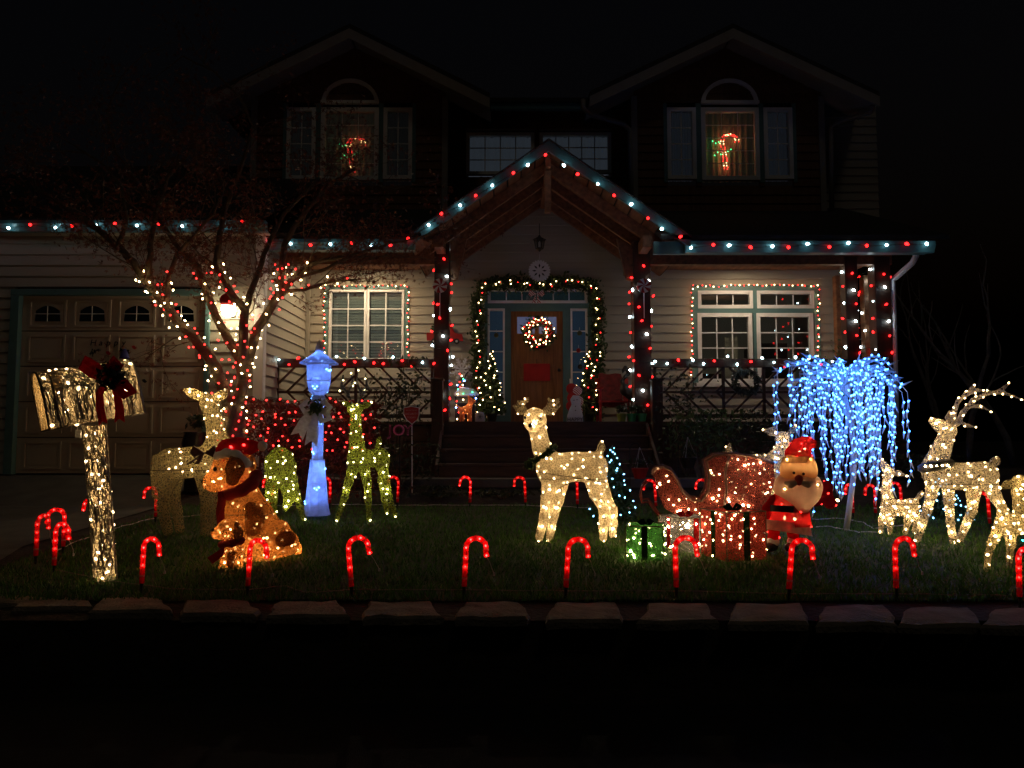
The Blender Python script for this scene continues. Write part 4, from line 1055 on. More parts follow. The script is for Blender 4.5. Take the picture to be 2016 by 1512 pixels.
animal('small_deer', 'small orange glowing deer standing on porch left of the steps', 'deer figure', 12.3,
    [[(909, 808, 0, 7), (922, 805, 0, 7)], [(922, 803, 0, 6), (927, 792, 0, 5)], [(926, 788, 0, 5), (934, 790, 0, 3)], [(924, 784, -2, 2.5), (922, 780, -3, 1.5)], [(908, 812, -3, 3), (906, 832, -3, 2)], [(913, 812, 4, 3), (912, 832, 4, 2)], [(922, 812, -3, 3), (922, 832, -3, 2)], [(926, 812, 4, 3), (927, 832, 4, 2)], [(903, 803, 0, 3), (899, 798, 0, 1.5)]],
    NETPO, LA, 12, br=.005, k=4, h=1.1 * SCL(12.3), wires=False)
# snow-roofed display house with coloured lights
c = P(917, 832, 12.6); c.z = PZ; t = thing('display_house', 'dark display shelter with snowy roof and coloured lights beside the glowing deer', 'ornament', c)
b = MB(); b.box(c + Vector((0, .05, .16)), (.30, .20, .32)); b.build('body', M['iron'], t, bevel=.01)
b = MB(); b.prism([c + Vector((-.20, -.12, .46)), c + Vector((-.09, -.12, .58)), c + Vector((.12, -.12, .56)), c + Vector((.22, -.12, .47)), c + Vector((.20, -.12, .44)), c + Vector((-.18, -.12, .43))], (0, .3, 0)); b.build('snowy_roof', M['snow'], t, bevel=.02)
for s_ in (-.16, .18): b = MB(); b.bar(c + Vector((s_, -.08, 0)), c + Vector((s_, -.08, .44)), .02, .02); b.build('roof_post', M['iron'], t)
for i, (x, y) in enumerate([(901, 776), (899, 790), (912, 775), (898, 802), (912, 787), (903, 812), (930, 772), (937, 784), (900, 825)]): bulb(t, P(x, y, 12.42), [LW, LRm, LG, LB][i % 4], .012, 'round')
b = MB(); b.tube([c + Vector((-.02, .0, .56)), c + Vector((-.03, .0, .70)), c + Vector((.0, 0, .80)), c + Vector((.04, 0, .84))], .012, 6); b.build('stem', M['iron'], t)
for i, (x, y) in enumerate([(905, 736), (909, 740), (912, 746), (905, 752), (900, 758), (906, 762), (911, 758), (902, 766), (908, 770), (914, 750)]): bulb(t, P(x, y, 12.5), [LRm, LW, LG, LRm, LB][i % 5], .012, 'round')
b = MB(); c2 = P(945, 832, 12.4); c2.z = PZ; po = [c2 + Vector((.075 * math.cos(a), 0, .09 + .085 * math.sin(a))) for a in [math.pi * k / 10 for k in range(11)]] + [c2 + Vector((-.075, 0, 0)), c2 + Vector((.075, 0, 0))]
b.prism(po, (0, .02, 0)); ms = thing('mini_sign', 'small arched white snowflake sign beside the lit orange deer', 'sign', c2); b.build('board', M['snow'], ms)
b = MB()
for k in range(3):
    a = math.pi / 3 * k; u = Vector((math.cos(a), 0, math.sin(a))) * .045; q = c2 + Vector((0, -.004, .09)); b.bar(q - u, q + u, .006, .012, Vector((0, 1, 0)))
b.build('snowflake_mark', M['iron'], ms)
# snowman board
c = P(1133, 832, 12.4); c.z = PZ; t = thing('snowman_board', 'white cut-out snowman board with dark lettering right of the steps', 'sign', c)
def disc2(c, r, n=18): return [c + Vector((r * math.cos(2 * math.pi * k / n), 0, r * math.sin(2 * math.pi * k / n))) for k in range(n)]
po = []
for (x, y) in ((1116, 832), (1148, 832), (1147, 815), (1144, 806), (1143, 797), (1144, 788), (1139, 779), (1128, 778), (1123, 786), (1126, 796), (1121, 806), (1117, 818)): po.append(P(x, y, 12.38))
b = MB(); b.prism(po, (0, .025, 0)); b.build('board', M['snow'], t, bevel=.003)
text('lettering', 'HAPPY', t, M['iron'], P(1132, 826, 12.375), .085, .002)
for (x, y) in ((1130, 788), (1136, 787), (1133, 800), (1133, 808)): b = MB(); b.lathe([(.009, -.003), (.009, .003)], P(x, y, 12.376), 8, ax=Matrix.Rotation(math.radians(90), 3, 'X')); b.build('button', M['iron'], t)
# red striped candy decoration behind snowman
c = P(1130, 832, 12.9); c.z = PZ; t = thing('peppermint_stand', 'red and white peppermint decoration stand behind the snowman board', 'ornament', c)
for k, (dx, dz, rr_) in enumerate(((-.04, .58, .09), (.06, .54, .08), (-.02, .42, .10), (.07, .36, .09), (-.05, .28, .09), (.04, .2, .1))):
    b = MB(); b.lathe([(.2 * rr_, -.03), (rr_, -.018), (rr_, .018), (.2 * rr_, .03)], c + Vector((dx, -.02 * k, dz)), 14, ax=Matrix.Rotation(math.radians(80), 3, 'X')); b.build('disc', M['redpaint'] if k % 2 == 0 else STRIPE, t)
b = MB(); b.tube([c, c + Vector((-.06, .03, .75))], .012, 6); b.build('pole', M['snow'], t)
# red rocking chair with throw
c = P(1210, 832, 12.9); c.z = PZ; t = thing('porch_chair', 'red slatted porch armchair with red throw near the flamingo', 'chair', c)
for k in range(5): b = MB(); x = -.22 + k * .11; b.bar(c + Vector((x, .18, .36)), c + Vector((x * 1.15, .40, .78 + .06 * (1 - abs(k - 2) / 2))), .09, .02, Vector((0, 1, 0))); b.build('back_slat', M['redpaint'], t)
for k in range(5): b = MB(); b.rect(c.x - .27, c.x + .27, c.y - .28 + k * .095, c.y - .28 + k * .095 + .08, c.z + .34, c.z + .36); b.build('seat_slat', M['redpaint'], t)
for sx in (-.27, .27):
    for sy_ in (-.26, .22): b = MB(); b.rect(c.x + sx - .02, c.x + sx + .02, c.y + sy_ - .02, c.y + sy_ + .02, c.z, c.z + (.56 if sy_ < 0 else .5)); b.build('leg', M['redpaint'], t)
    b = MB(); b.rect(c.x + sx - .05, c.x + sx + .05, c.y - .30, c.y + .28, c.z + .561, c.z + .585); b.build('armrest', M['redpaint'], t)
b = MB(); Vv = []; nn = 14
for j in range(nn + 1):
    for i in range(9):
        u = i / 8; v = j / nn; x = -.24 + .40 * u; y = .36 - .5 * min(v, .5) * 1.1 - (.05 if v > .5 else 0); z = .86 - .95 * v if v < .5 else .40 - .25 * (v - .5)
        Vv.append(c + Vector((x + .02 * math.sin(v * 9), y - .03 - .015 * math.sin(u * 14), z + .01 * math.sin(u * 10))))
b.add(Vv, [(j * 9 + i, j * 9 + i + 1, (j + 1) * 9 + i + 1, (j + 1) * 9 + i) for j in range(nn) for i in range(8)]); b.build('throw', pmat('dark_red_throw', (.15, .010, .012), .8, .5, 12.0, .4, 50), t, smooth=True)
# flamingo
c = P(1238, 832, 12.5); c.z = PZ; t = thing('flamingo', 'dark metal flamingo statue standing by the right porch post', 'statue', c)
Yf = 12.5
blob('body', Yf, [[(1232, 768, 0, 12), (1243, 776, 0, 11), (1252, 786, 0, 5)], [(1228, 762, 0, 5), (1225, 750, 0, 3.2), (1231, 741, 0, 3), (1237, 736, 0, 3), (1236, 728, 0, 3), (1231, 724, 0, 3.4), (1227, 729, 0, 2), (1226, 734, 0, 1.2)]], M['iron'], t, h=1.0 * SCL(Yf), k=4)
for x in (1238, 1243): b = MB(); b.tube([P(x, 785, Yf), P(x + 1, 808, Yf + .03), P(x - 1, 832, Yf)], .008, 5); b.build('leg', M['iron'], t)
# green pots on the porch edge
for i, (px, lab) in enumerate(((1224, 'yellow-green pot, leftmost of the three on the porch edge'), (1244, 'bright green pot in the middle of the porch edge trio'), (1264, 'bluish green pot nearest the newel post on the porch edge'))):
    c = P(px, 838, 11.9); c.z = PZ; t = thing('plant_pot', lab, 'plant pot', c)
    b = MB(); b.lathe([(.055, 0), (.072, .10), (.08, .10), (.08, .125), (.066, .12)], c + Vector((0, 0, .001)), 14); b.build('pot', M['greenpot'] if i else pmat('lime_pot', (.22, .26, .04), .5), t)
    b = MB(); leaves(b, [c + Vector((random.gauss(0, .04), random.gauss(0, .04), .15 + random.random() * .1)) for _ in range(60)], .035); b.build('foliage', M['bushdark'], t)
# red truck wall ornament behind left post
Yt = YW - .06; t = thing('truck_ornament', 'red toy pickup truck wall ornament partly behind the left post', 'ornament', P(876, 676, Yt))
b = MB(); b.prism([P(x, y, Yt - .02) for x, y in ((840, 655), (868, 655), (872, 642), (890, 642), (895, 655), (910, 658), (912, 672), (840, 670))], (0, .03, 0)); b.build('body', M['redpaint'], t, bevel=.004)
for x in (855, 899):
    b = MB(); q = P(x, 672, Yt - .03); b.lathe([(.052, -.012), (.052, .012)], q, 14, ax=Matrix.Rotation(math.radians(90), 3, 'X')); b.build('wheel', M['black'], t)
    b = MB(); b.lathe([(.022, -.004), (.022, .004)], q + Vector((0, -.016, 0)), 10, ax=Matrix.Rotation(math.radians(90), 3, 'X')); b.build('hub', M['snow'], t)
b = MB(); leaves(b, [P(random.uniform(848, 862), random.uniform(638, 655), Yt - .03) for _ in range(60)], .03); b.build('tree_load', M['fir'], t)
# wreath hanging on right railing
c = P(1470, 752, 11.9); t = thing('wreath', 'faded grey-green wreath draped on the railing before the wide window', 'wreath', c - Vector((0, 0, .2)))
b = MB(); pts = []
for i in range(520):
    a = random.uniform(0, 6.283); rr_ = .17 + random.gauss(0, .03); pts.append(c + Vector((rr_ * 1.1 * math.cos(a), random.gauss(0, .025), rr_ * math.sin(a))))
leaves(b, pts, .035); b.build('foliage', leafmat('frosted_needles', (.10, .13, .11)), t)
b = MB(); b.tube([c + Vector((.17 * 1.1 * math.cos(k * .5236), 0, .17 * math.sin(k * .5236))) for k in range(12)], .012, 5, closed=True); b.build('ring', M['wireg'], t)

for px, py, rad, mt, lab in ((1141, 656, .045, pmat('olive_ornament', (.10, .10, .03), .4), 'round olive ornament hung in the right sidelight of the door'), (1139, 690, .04, M['redpaint'], 'round red ornament hung low in the right sidelight'), (1142, 722, .045, M['iron'], 'dark round ornament at the bottom of the right sidelight'), (977, 660, .042, pmat('olive_ornament', (.10, .10, .03), .4), 'round olive ornament hung in the left sidelight of the door')):
    c = P(px, py, YW - .05); t = thing('window_ornament', lab, 'ornament', c - Vector((0, 0, rad)))
    b = MB(); b.lathe([(.3 * rad, -.008), (rad, -.005), (rad, .005), (.3 * rad, .008)], c, 16, ax=Matrix.Rotation(math.radians(90), 3, 'X')); b.build('disc', mt, t, smooth=False)
    b = MB(); b.tube([c + Vector((0, 0, rad * .9)), c + Vector((0, 0, rad + .06))], .002, 4); b.build('cord', M['wirew'], t)
# ================================================================== LAWN DISPLAY
NECKG = M['fir']
# centre doe
t, Vv, Fq = animal('lit_doe', 'cream mesh doe with green collar standing mid-lawn, face to the street', 'deer figure', 7.2,
  [[(1092, 925, 0, 33), (1130, 918, 2, 28), (1166, 920, 4, 31)], [(1086, 925, -2, 30), (1066, 880, -8, 18), (1057, 840, -12, 17), (1053, 826, -14, 20)],
   [(1053, 825, -14, 22.5), (1049, 834, -28, 16), (1046, 840, -40, 9)],
   [(1086, 942, -12, 20), (1078, 985, -16, 12.5), (1072, 1015, -16, 9.5), (1062, 1058, -18, 8)], [(1104, 945, 14, 18), (1098, 985, 18, 11.5), (1090, 1015, 18, 9), (1082, 1060, 16, 7.5)],
   [(1170, 932, -12, 25), (1176, 970, -18, 16), (1190, 1003, -18, 10.5), (1188, 1030, -18, 9), (1188, 1058, -18, 8)], [(1172, 932, 16, 22), (1188, 972, 22, 14), (1206, 1005, 22, 9.5), (1207, 1030, 22, 8.5), (1206, 1052, 22, 7.5)],
   [(1178, 897, 4, 7), (1184, 880, 4, 7), (1184, 866, 4, 2)]], NETW, LWb, 80, br=.0085, k=5,
  eyes=[(1034, 822, -30, 3), (1063, 824, -33, 3)], nose=(1044, 838, -48, 4.5))
def earpart(t, Y0, chains, mat, N, lmat, nm='ear', br=.0085):
    o, Vv, Fq = blob(nm, Y0, chains, mat, t, k=4)
    for p in spread(Vv, N, 5): bulb(t, p, LYs if lmat is LY else LWs, br)
earpart(t, 7.2, [[(1038, 812, -12, 5), (1026, 806, -12, 10), (1011, 799, -14, 3)]], NETWO, 3, LWb); earpart(t, 7.2, [[(1070, 812, -10, 5), (1084, 806, -10, 11), (1102, 797, -12, 3)]], NETWO, 3, LWb)
earpart(t, 7.2, [[(1033, 806, -10, 4), (1024, 795, -10, 6), (1018, 788, -10, 2)], [(1026, 797, -10, 4), (1037, 788, -10, 4), (1041, 783, -10, 1.5)]], NETWO, 1, LWb, 'antler')
earpart(t, 7.2, [[(1072, 806, -8, 4), (1086, 796, -8, 6), (1102, 790, -8, 2)], [(1084, 797, -8, 4), (1082, 788, -8, 4), (1080, 782, -8, 1.5)], [(1088, 795, -8, 4), (1097, 788, -8, 3), (1101, 782, -8, 1.5)]], NETWO, 1, LWb, 'antler')
b = MB(); pts = []
for i in range(500):
    a = random.uniform(0, 6.283); q = Vector((1064 + 25 * math.cos(a), 900 - 17 * math.cos(a), 0)); p = P(q.x + random.gauss(0, 3), q.y + random.gauss(0, 3), 7.2 + SCL(7.2) * (-6 + 24 * math.sin(a))); pts.append(p)
leaves(b, pts, .03, shape='leaf'); b.build('garland_collar', M['fir'], t)

# left tan deer
t, Vv, Fq = animal('lit_doe', 'dim gold mesh doe behind the dog, ears spread, half its lights out', 'deer figure', 7.6,
  [[(338, 915, 0, 33), (375, 910, 0, 29), (408, 908, 0, 28)], [(412, 905, 0, 27), (428, 870, 0, 21), (424, 835, 0, 17), (412, 800, 0, 16)], [(410, 792, 4, 17), (406, 782, 14, 10)],
   [(400, 782, 4, 9), (382, 775, 2, 10), (364, 768, 0, 4)], [(424, 784, 4, 9), (438, 776, 4, 9), (447, 768, 4, 3)],
   [(400, 930, -12, 18), (408, 980, -14, 12), (404, 1048, -14, 10)], [(416, 930, 12, 17), (420, 980, 14, 11), (418, 1040, 14, 9)],
   [(325, 930, -12, 27), (318, 970, -14, 17), (322, 1005, -14, 11), (330, 1045, -14, 10)], [(340, 930, 14, 24), (338, 970, 16, 15), (348, 1005, 16, 10), (354, 1042, 16, 9)], [(306, 900, 0, 6), (300, 915, 0, 4)]],
  NETG, LWb, 30, br=.0085, k=5, keep=lambda v: topx(v)[1] < 930 and (topx(v)[1] < 880 or topx(v)[0] > 330))
b = MB(); c = P(402, 892, 7.3)
for s_ in (-1, 1):
    b.prism([c, c + Vector((s_ * .10, -.02, .07)), c + Vector((s_ * .13, -.02, .0)), c + Vector((s_ * .09, -.02, -.04))], (0, .03, 0)); b.prism([c, c + Vector((s_ * .04 - .08, -.02, -.10)), c + Vector((s_ * .04 - .13, -.02, -.11)), c + Vector((-.02, -.02, -.01))], (0, .02, 0))
b.build('bow', pmat('dark_ribbon', (.05, .02, .02), .6), t)

# big dog and puppy
def dog():
    Y0 = 6.5
    t, Vv, Fq = animal('lit_dog', 'large sitting brown light-up dog in red cap and scarf', 'dog figure', Y0,
      [[(476, 985, 0, 36), (490, 1020, 2, 45), (510, 1052, 4, 46), (542, 1066, 4, 33)], [(470, 950, 0, 29), (476, 982, 0, 36)], [(456, 922, 0, 37), (470, 916, 4, 33)], [(442, 938, -8, 28), (426, 946, -12, 22), (414, 951, -14, 14)],
       [(468, 1005, -24, 20), (462, 1050, -28, 17), (460, 1082, -28, 15), (448, 1088, -30, 12)], [(506, 1012, -34, 22), (504, 1050, -36, 19), (500, 1086, -36, 15), (486, 1092, -38, 13)],
       [(545, 1056, -24, 32), (564, 1070, -24, 22), (530, 1090, -36, 14), (510, 1096, -38, 12)], [(566, 1068, 4, 19), (582, 1078, 6, 10), (588, 1086, 6, 6)]], NETBR, LA, 44, inset=.016, br=.0085, k=8,
      eyes=[(424, 924, -32, 5)], nose=(402, 948, -18, 6.5))
    for q in ((450, 928, 8), (470, 918, 10), (430, 944, -4), (500, 1040, 10), (520, 1060, 10)): bulb(t, P(q[0], q[1], Y0 + q[2] * SCL(Y0)), LA, .011)  # extra hidden bulbs added to brighten head and body
    blob('ear', Y0, [[(464, 900, -36, 11), (463, 922, -41, 17), (458, 944, -39, 12)]], NETDK, t, k=5)
    blob('spot', Y0, [[(494, 1000, -44, 12), (502, 1020, -48, 17), (500, 1044, -46, 15)]], NETDK, t, k=6); blob('spot', Y0, [[(556, 1062, -44, 14), (568, 1060, -40, 14)]], NETDK, t, k=6)
    blob('cap', Y0, [[(452, 889, 0, 26), (470, 884, 0, 22), (494, 880, 0, 13), (508, 878, 0, 8)]], NETRDC, t, k=6)
    blob('cap_brim', Y0, [[(430, 898, -20, 8), (446, 891, -32, 8), (466, 896, -38, 9), (482, 910, -28, 9), (490, 916, 0, 8)], [(430, 898, -20, 8), (432, 892, 10, 8), (460, 890, 34, 8), (490, 916, 0, 8)]], M['snow'], t, k=5)
    blob('pompom', Y0, [[(516, 878, 0, 10)]], M['snow'], t)
    bulb(t, P(455, 880, Y0 - .12), LRm, .012); bulb(t, P(480, 876, Y0 - .08), LRm, .012)
    # scarf: a thick band round the neck and a hanging tail
    blob('scarf', Y0, [[(438, 974, -16, 8), (452, 974, -36, 10), (476, 966, -44, 11), (496, 952, -32, 12), (504, 938, -6, 12)], [(438, 974, -16, 8), (446, 964, 16, 9), (474, 950, 34, 10), (504, 938, -6, 12)]], M['redcloth'], t, k=6)
    b = MB(); Vv = []
    for j in range(9):
        for i in range(5): Vv.append(P(428 + i * 4.2 - 1.0 * j * .3 + 1.5 * math.sin(j), 968 + j * 8.2, Y0 - .17 - .01 * math.sin(i * 1.7 + j) - .002 * j))
    b.add(Vv, [(j * 5 + i, j * 5 + i + 1, (j + 1) * 5 + i + 1, (j + 1) * 5 + i) for j in range(8) for i in range(4)]); b.build('scarf_tail', M['redcloth'], t, smooth=True)
    Y1 = 6.12
    t, Vv, Fq = animal('lit_puppy', 'small brown light-up puppy in red scarf at the big dog\'s feet', 'dog figure', Y1,
      [[(450, 1040, 0, 20), (458, 1044, 4, 18)], [(436, 1048, -6, 15), (428, 1050, -8, 12)], [(456, 1062, 0, 16), (460, 1088, 0, 19), (466, 1108, 2, 18)], [(444, 1095, -14, 9), (440, 1120, -14, 8), (434, 1124, -16, 7)], [(470, 1095, -18, 9), (468, 1120, -18, 8), (462, 1126, -20, 7)], [(485, 1112, 4, 9), (494, 1118, 4, 5)]],
      NETBR, LA, 24, inset=.012, br=.007, k=7, h=2.2 * SCL(Y1), eyes=[(438, 1038, -16, 3)], nose=(420, 1044, -14, 4), wires=False)
    blob('ear', Y1, [[(466, 1032, -16, 5), (469, 1050, -19, 9), (468, 1062, -19, 6)]], NETDK, t, k=4); blob('spot', Y1, [[(458, 1095, -19, 10), (456, 1110, -19, 9)]], NETDK, t, k=4)
    blob('scarf', Y1, [[(436, 1072, -12, 6), (456, 1070, -20, 7), (474, 1064, -14, 7)], [(474, 1064, -14, 7), (470, 1062, 14, 7), (442, 1068, 12, 6), (436, 1072, -12, 6)]], M['redcloth'], t, k=5, h=2.2 * SCL(Y1))
    b = MB(); q = [P(442, 1072, Y1 - .09), P(430, 1084, Y1 - .09), P(408, 1098, Y1 - .10), P(418, 1110, Y1 - .10), P(440, 1094, Y1 - .09)]; b.prism(q, (0, .02, 0)); b.build('scarf_tail', M['redcloth'], t)
dog()

# green long-necked deer (standing) and grazing one
t, Vv, Fq = animal('green_deer', 'tall lime-green tinsel deer with long neck and antlers near hedge', 'deer figure', 8.4,
  [[(704, 905, 0, 21), (726, 902, 4, 16), (748, 902, 8, 20)], [(704, 895, 0, 19), (702, 865, 0, 13), (700, 835, 0, 11), (701, 812, 0, 11)], [(700, 806, -2, 13), (693, 806, -14, 9), (690, 808, -20, 6)],
   [(697, 918, -8, 12), (686, 950, -8, 8), (678, 980, -8, 6.5), (664, 1022, -10, 5)], [(716, 918, 8, 12), (723, 950, 8, 8), (725, 985, 8, 6.5), (726, 1022, 8, 5)], [(750, 915, -6, 13), (760, 945, -6, 8), (766, 980, -6, 6.5), (778, 1014, -8, 5)], [(755, 912, 14, 12), (752, 945, 16, 8), (756, 980, 16, 6), (762, 1008, 16, 5)],
   [(742, 884, 4, 5), (746, 868, 4, 5), (748, 857, 4, 1.5)], [(710, 802, 0, 4), (722, 797, 0, 6), (732, 792, 0, 2)], [(692, 800, 2, 4), (682, 795, 2, 5), (672, 792, 2, 2)]], NETGR, LY, 32, br=.0085, k=5, eyes=[(690, 800, -16, 2.5), (699, 799, -14, 2.5)])
for sg, ch in ((-1, [[(694, 798, 0, 3), (684, 775, 0, 3.4), (672, 760, 0, 3), (676, 738, 0, 2)], [(684, 775, 0, 3), (694, 755, 0, 2.6), (692, 735, 0, 1.5)], [(676, 764, 0, 3), (666, 772, 0, 1.5)]]), (1, [[(706, 798, 0, 3), (712, 778, 0, 3.4), (722, 762, 0, 3), (720, 735, 0, 2)], [(712, 776, 0, 3), (702, 752, 0, 2.6), (705, 730, 0, 1.5)], [(722, 762, 0, 3), (733, 768, 0, 1.5)]])):
    earpart(t, 8.4, ch, NETSV, 5, LY, 'antler')
animal('green_deer', 'lime-green tinsel deer grazing left of the blue lamp post', 'deer figure', 8.4,
  [[(540, 912, -6, 20), (552, 905, 0, 24), (562, 920, 8, 22)], [(562, 930, -4, 17), (566, 955, -12, 15), (570, 980, -18, 11), (566, 992, -22, 8)], [(566, 992, -22, 8), (562, 1002, -26, 5)],
   [(572, 940, 4, 13), (582, 970, 4, 8), (590, 995, 2, 6.5), (598, 1022, 0, 5)], [(535, 925, -8, 13), (530, 955, -8, 7), (526, 985, -8, 6), (524, 1015, -8, 5)], [(542, 925, 14, 12), (541, 955, 14, 7), (540, 985, 14, 6), (540, 1012, 14, 5)], [(546, 888, 6, 4), (549, 877, 8, 1.5)]],
  NETGR, LY, 20, br=.0085, k=5)

# doe behind the sleigh, buck, fawns
def whitedeer(name, label, Y0, chains, N, seed=1, mat=None, **kw): return animal(name, label, 'deer figure', Y0, chains, mat or NETS, LWb, N, k=4.5, seed=seed, **kw)
whitedeer('lit_doe', 'silver mesh doe mostly hidden behind the red sleigh, head above the bearded figure', 7.75,
  [[(1455, 925, 4, 30), (1490, 922, 2, 27), (1520, 925, 0, 28)], [(1522, 915, 0, 25), (1538, 890, 0, 15), (1541, 868, 0, 12)], [(1541, 862, 0, 13), (1546, 870, -14, 8)], [(1534, 856, 2, 4), (1518, 850, 2, 8), (1502, 846, 2, 2.5)], [(1550, 856, 2, 4), (1560, 847, 2, 6), (1568, 838, 2, 2.5)],
   [(1512, 950, -10, 17), (1515, 990, -10, 11), (1510, 1044, -10, 8)], [(1528, 950, 10, 16), (1528, 990, 10, 10), (1528, 1040, 10, 8)], [(1450, 950, -10, 20), (1446, 990, -10, 12), (1440, 1042, -10, 8)], [(1460, 950, 12, 18), (1462, 990, 12, 11), (1462, 1038, 12, 8)], [(1440, 900, 4, 7), (1434, 884, 4, 6), (1437, 872, 4, 2)]], 60)
t, Vv, Fq = whitedeer('lit_buck', 'tall silver-gold buck with swept antlers and dark collar at lawn right', 7.05,
  [[(1846, 932, 0, 28), (1890, 938, 0, 25), (1936, 936, 0, 27)], [(1840, 920, 0, 24), (1852, 888, 0, 18), (1862, 862, 0, 15)], [(1866, 848, 0, 16), (1850, 838, 0, 12), (1836, 829, 0, 7.5)],
   [(1838, 942, -12, 15), (1833, 975, -16, 10), (1824, 1008, -16, 8), (1806, 1062, -18, 6.5)], [(1866, 946, 12, 13), (1868, 985, 16, 9.5), (1871, 1028, 16, 7.5), (1877, 1066, 16, 7)],
   [(1920, 944, -12, 18), (1916, 975, -16, 11.5), (1914, 1005, -16, 8.5), (1890, 1060, -18, 7)], [(1944, 942, 14, 18), (1958, 975, 18, 11.5), (1976, 1005, 18, 8.5), (1984, 1058, 18, 7)], [(1950, 918, 4, 6), (1960, 908, 4, 8), (1965, 899, 4, 2.5)]], 66, seed=4)
earpart(t, 7.05, [[(1872, 838, -8, 4), (1868, 822, -10, 6), (1870, 808, -10, 2)]], NETWO, 1, LWb)
earpart(t, 7.05, [[(1877, 838, -6, 5), (1878, 812, -8, 4.5), (1886, 790, -8, 4.2), (1902, 776, -8, 4), (1924, 769, -8, 3.5), (1938, 768, -8, 2)], [(1902, 777, -8, 3.5), (1914, 764, -8, 3), (1924, 753, -8, 1.5)]], NETWO, 10, LWb, 'antler')
earpart(t, 7.05, [[(1883, 836, 8, 5), (1896, 812, 8, 4.8), (1916, 788, 8, 4.5), (1946, 773, 8, 4), (1975, 773, 8, 3.5), (2012, 786, 8, 1.8)], [(1962, 772, 8, 3.5), (1978, 762, 8, 3), (1990, 752, 8, 1.5)], [(1904, 800, 8, 4), (1930, 800, 8, 3.5), (1952, 810, 8, 1.5)], [(1888, 830, 8, 4), (1905, 838, 8, 3.5), (1924, 842, 8, 1.5)]], NETWO, 16, LWb, 'antler')
b = MB(); ring = [P(1843 + 27 * math.cos(a), 917 - 5 * math.cos(a), 7.05 + SCL(7.05) * 27 * math.sin(a)) for a in [2 * math.pi * k / 20 for k in range(20)]]; b.tube(ring, .045, 6, closed=True); b.build('collar', pmat('charcoal_band', (.05, .045, .045), .6), t, smooth=True)
for k in range(5): bulb(t, P(1822 + k * 11, 918 - k * .5, 7.05 - .16), LWb, .008)
whitedeer('lit_fawn', 'small silver fawn between the willow and the tall buck', 7.6,
  [[(1752, 1000, 0, 16), (1774, 1000, 0, 14), (1794, 996, 0, 15)], [(1750, 992, 0, 14), (1744, 965, 0, 9), (1748, 940, 0, 8.5)], [(1750, 931, 0, 10), (1741, 918, -4, 7), (1736, 906, -6, 3.5)], [(1756, 930, 2, 4), (1768, 932, 2, 6), (1784, 936, 2, 2)],
   [(1742, 1008, -8, 9), (1736, 1028, -8, 6), (1734, 1046, -8, 5)], [(1754, 1010, 8, 9), (1752, 1030, 8, 6), (1752, 1048, 8, 5)], [(1786, 1006, -8, 10), (1788, 1026, -8, 6.5), (1782, 1048, -8, 5)], [(1800, 1004, 8, 9), (1806, 1026, 8, 6), (1800, 1046, 8, 5)], [(1804, 984, 2, 4), (1812, 974, 2, 4), (1816, 966, 2, 1.5)]], 40, seed=6, h=2.4 * SCL(7.6))
whitedeer('lit_fawn', 'small gold fawn at the right picture edge, near the front cane row', 6.0,
  [[(1984, 1030, -6, 20), (2010, 1032, 4, 20), (2040, 1030, 10, 20)], [(1976, 1030, -10, 17), (1972, 1010, -16, 8)], [(1973, 1002, -16, 9), (1972, 990, -16, 5)], [(1966, 1044, -10, 11), (1954, 1066, -14, 8), (1946, 1090, -16, 6), (1942, 1130, -16, 5.5)], [(1990, 1045, 4, 11), (1990, 1070, 4, 8), (1988, 1095, 4, 6), (1985, 1132, 4, 5.5)],
   [(2040, 1045, -6, 12), (2046, 1080, -6, 8), (2042, 1125, -6, 6)], [(2050, 1045, 12, 12), (2056, 1080, 12, 8), (2054, 1120, 12, 6)]], 36, seed=8, mat=NETG)
whitedeer('lit_doe', 'gold doe cut off by the right picture edge behind the fawn', 6.7,
  [[(2030, 1000, 0, 30), (2080, 1005, 4, 30), (2120, 1000, 8, 30)], [(2022, 995, 0, 24), (2012, 970, 0, 17), (2010, 955, 0, 15)], [(2008, 950, 0, 15), (2020, 960, -14, 10)], [(1998, 948, 0, 4), (1984, 954, 0, 8), (1968, 962, 0, 2.5)], [(2018, 944, 2, 4), (2034, 940, 2, 7), (2048, 936, 2, 2.5)],
   [(2030, 1025, -8, 16), (2034, 1060, -8, 10), (2030, 1108, -8, 8)], [(2044, 1025, 10, 16), (2046, 1060, 10, 10), (2046, 1100, 10, 8)], [(2110, 1020, -8, 20), (2118, 1060, -8, 11), (2112, 1105, -8, 8)], [(2124, 1020, 10, 20), (2132, 1060, 10, 11), (2128, 1100, 10, 8)]], 44, seed=9, mat=NETG)

# --- lamp post
Y0 = 8.75; s = SCL(Y0); b0 = P(623, 1014, Y0); t = thing('lamp_post', 'white mesh lamp post lit blue inside with silver bow', 'lamp post', b0)
def zpx(y): return P(623, y, Y0).z - b0.z
def lseg(nm, prof, n=8, rot=math.pi / 8, mat=None, sm=False):
    b = MB(); b.lathe([(r * s, zpx(y)) for y, r in prof], b0, n, rot); return b.build(nm, mat or NETBL, t, smooth=sm)
o1 = lseg('base', [(1014, 27), (1002, 24), (996, 23), (905, 14)]); o2 = lseg('pole', [(904.5, 11), (790, 11)]); o3 = lseg('lantern', [(786, 9), (778, 11), (770, 19), (750, 23), (718, 24)]); o4 = lseg('roof', [(717.5, 38), (714, 38), (704, 22), (695, 9), (690, 7)])
lseg('finial', [(689.5, 8.5), (688, 9), (668, .6)], mat=netmat('clear_mesh', (.6, .6, .62), 90, .1, .5, .4)); lseg('collar_ring', [(789.5, 13), (784, 14), (779, 12)])
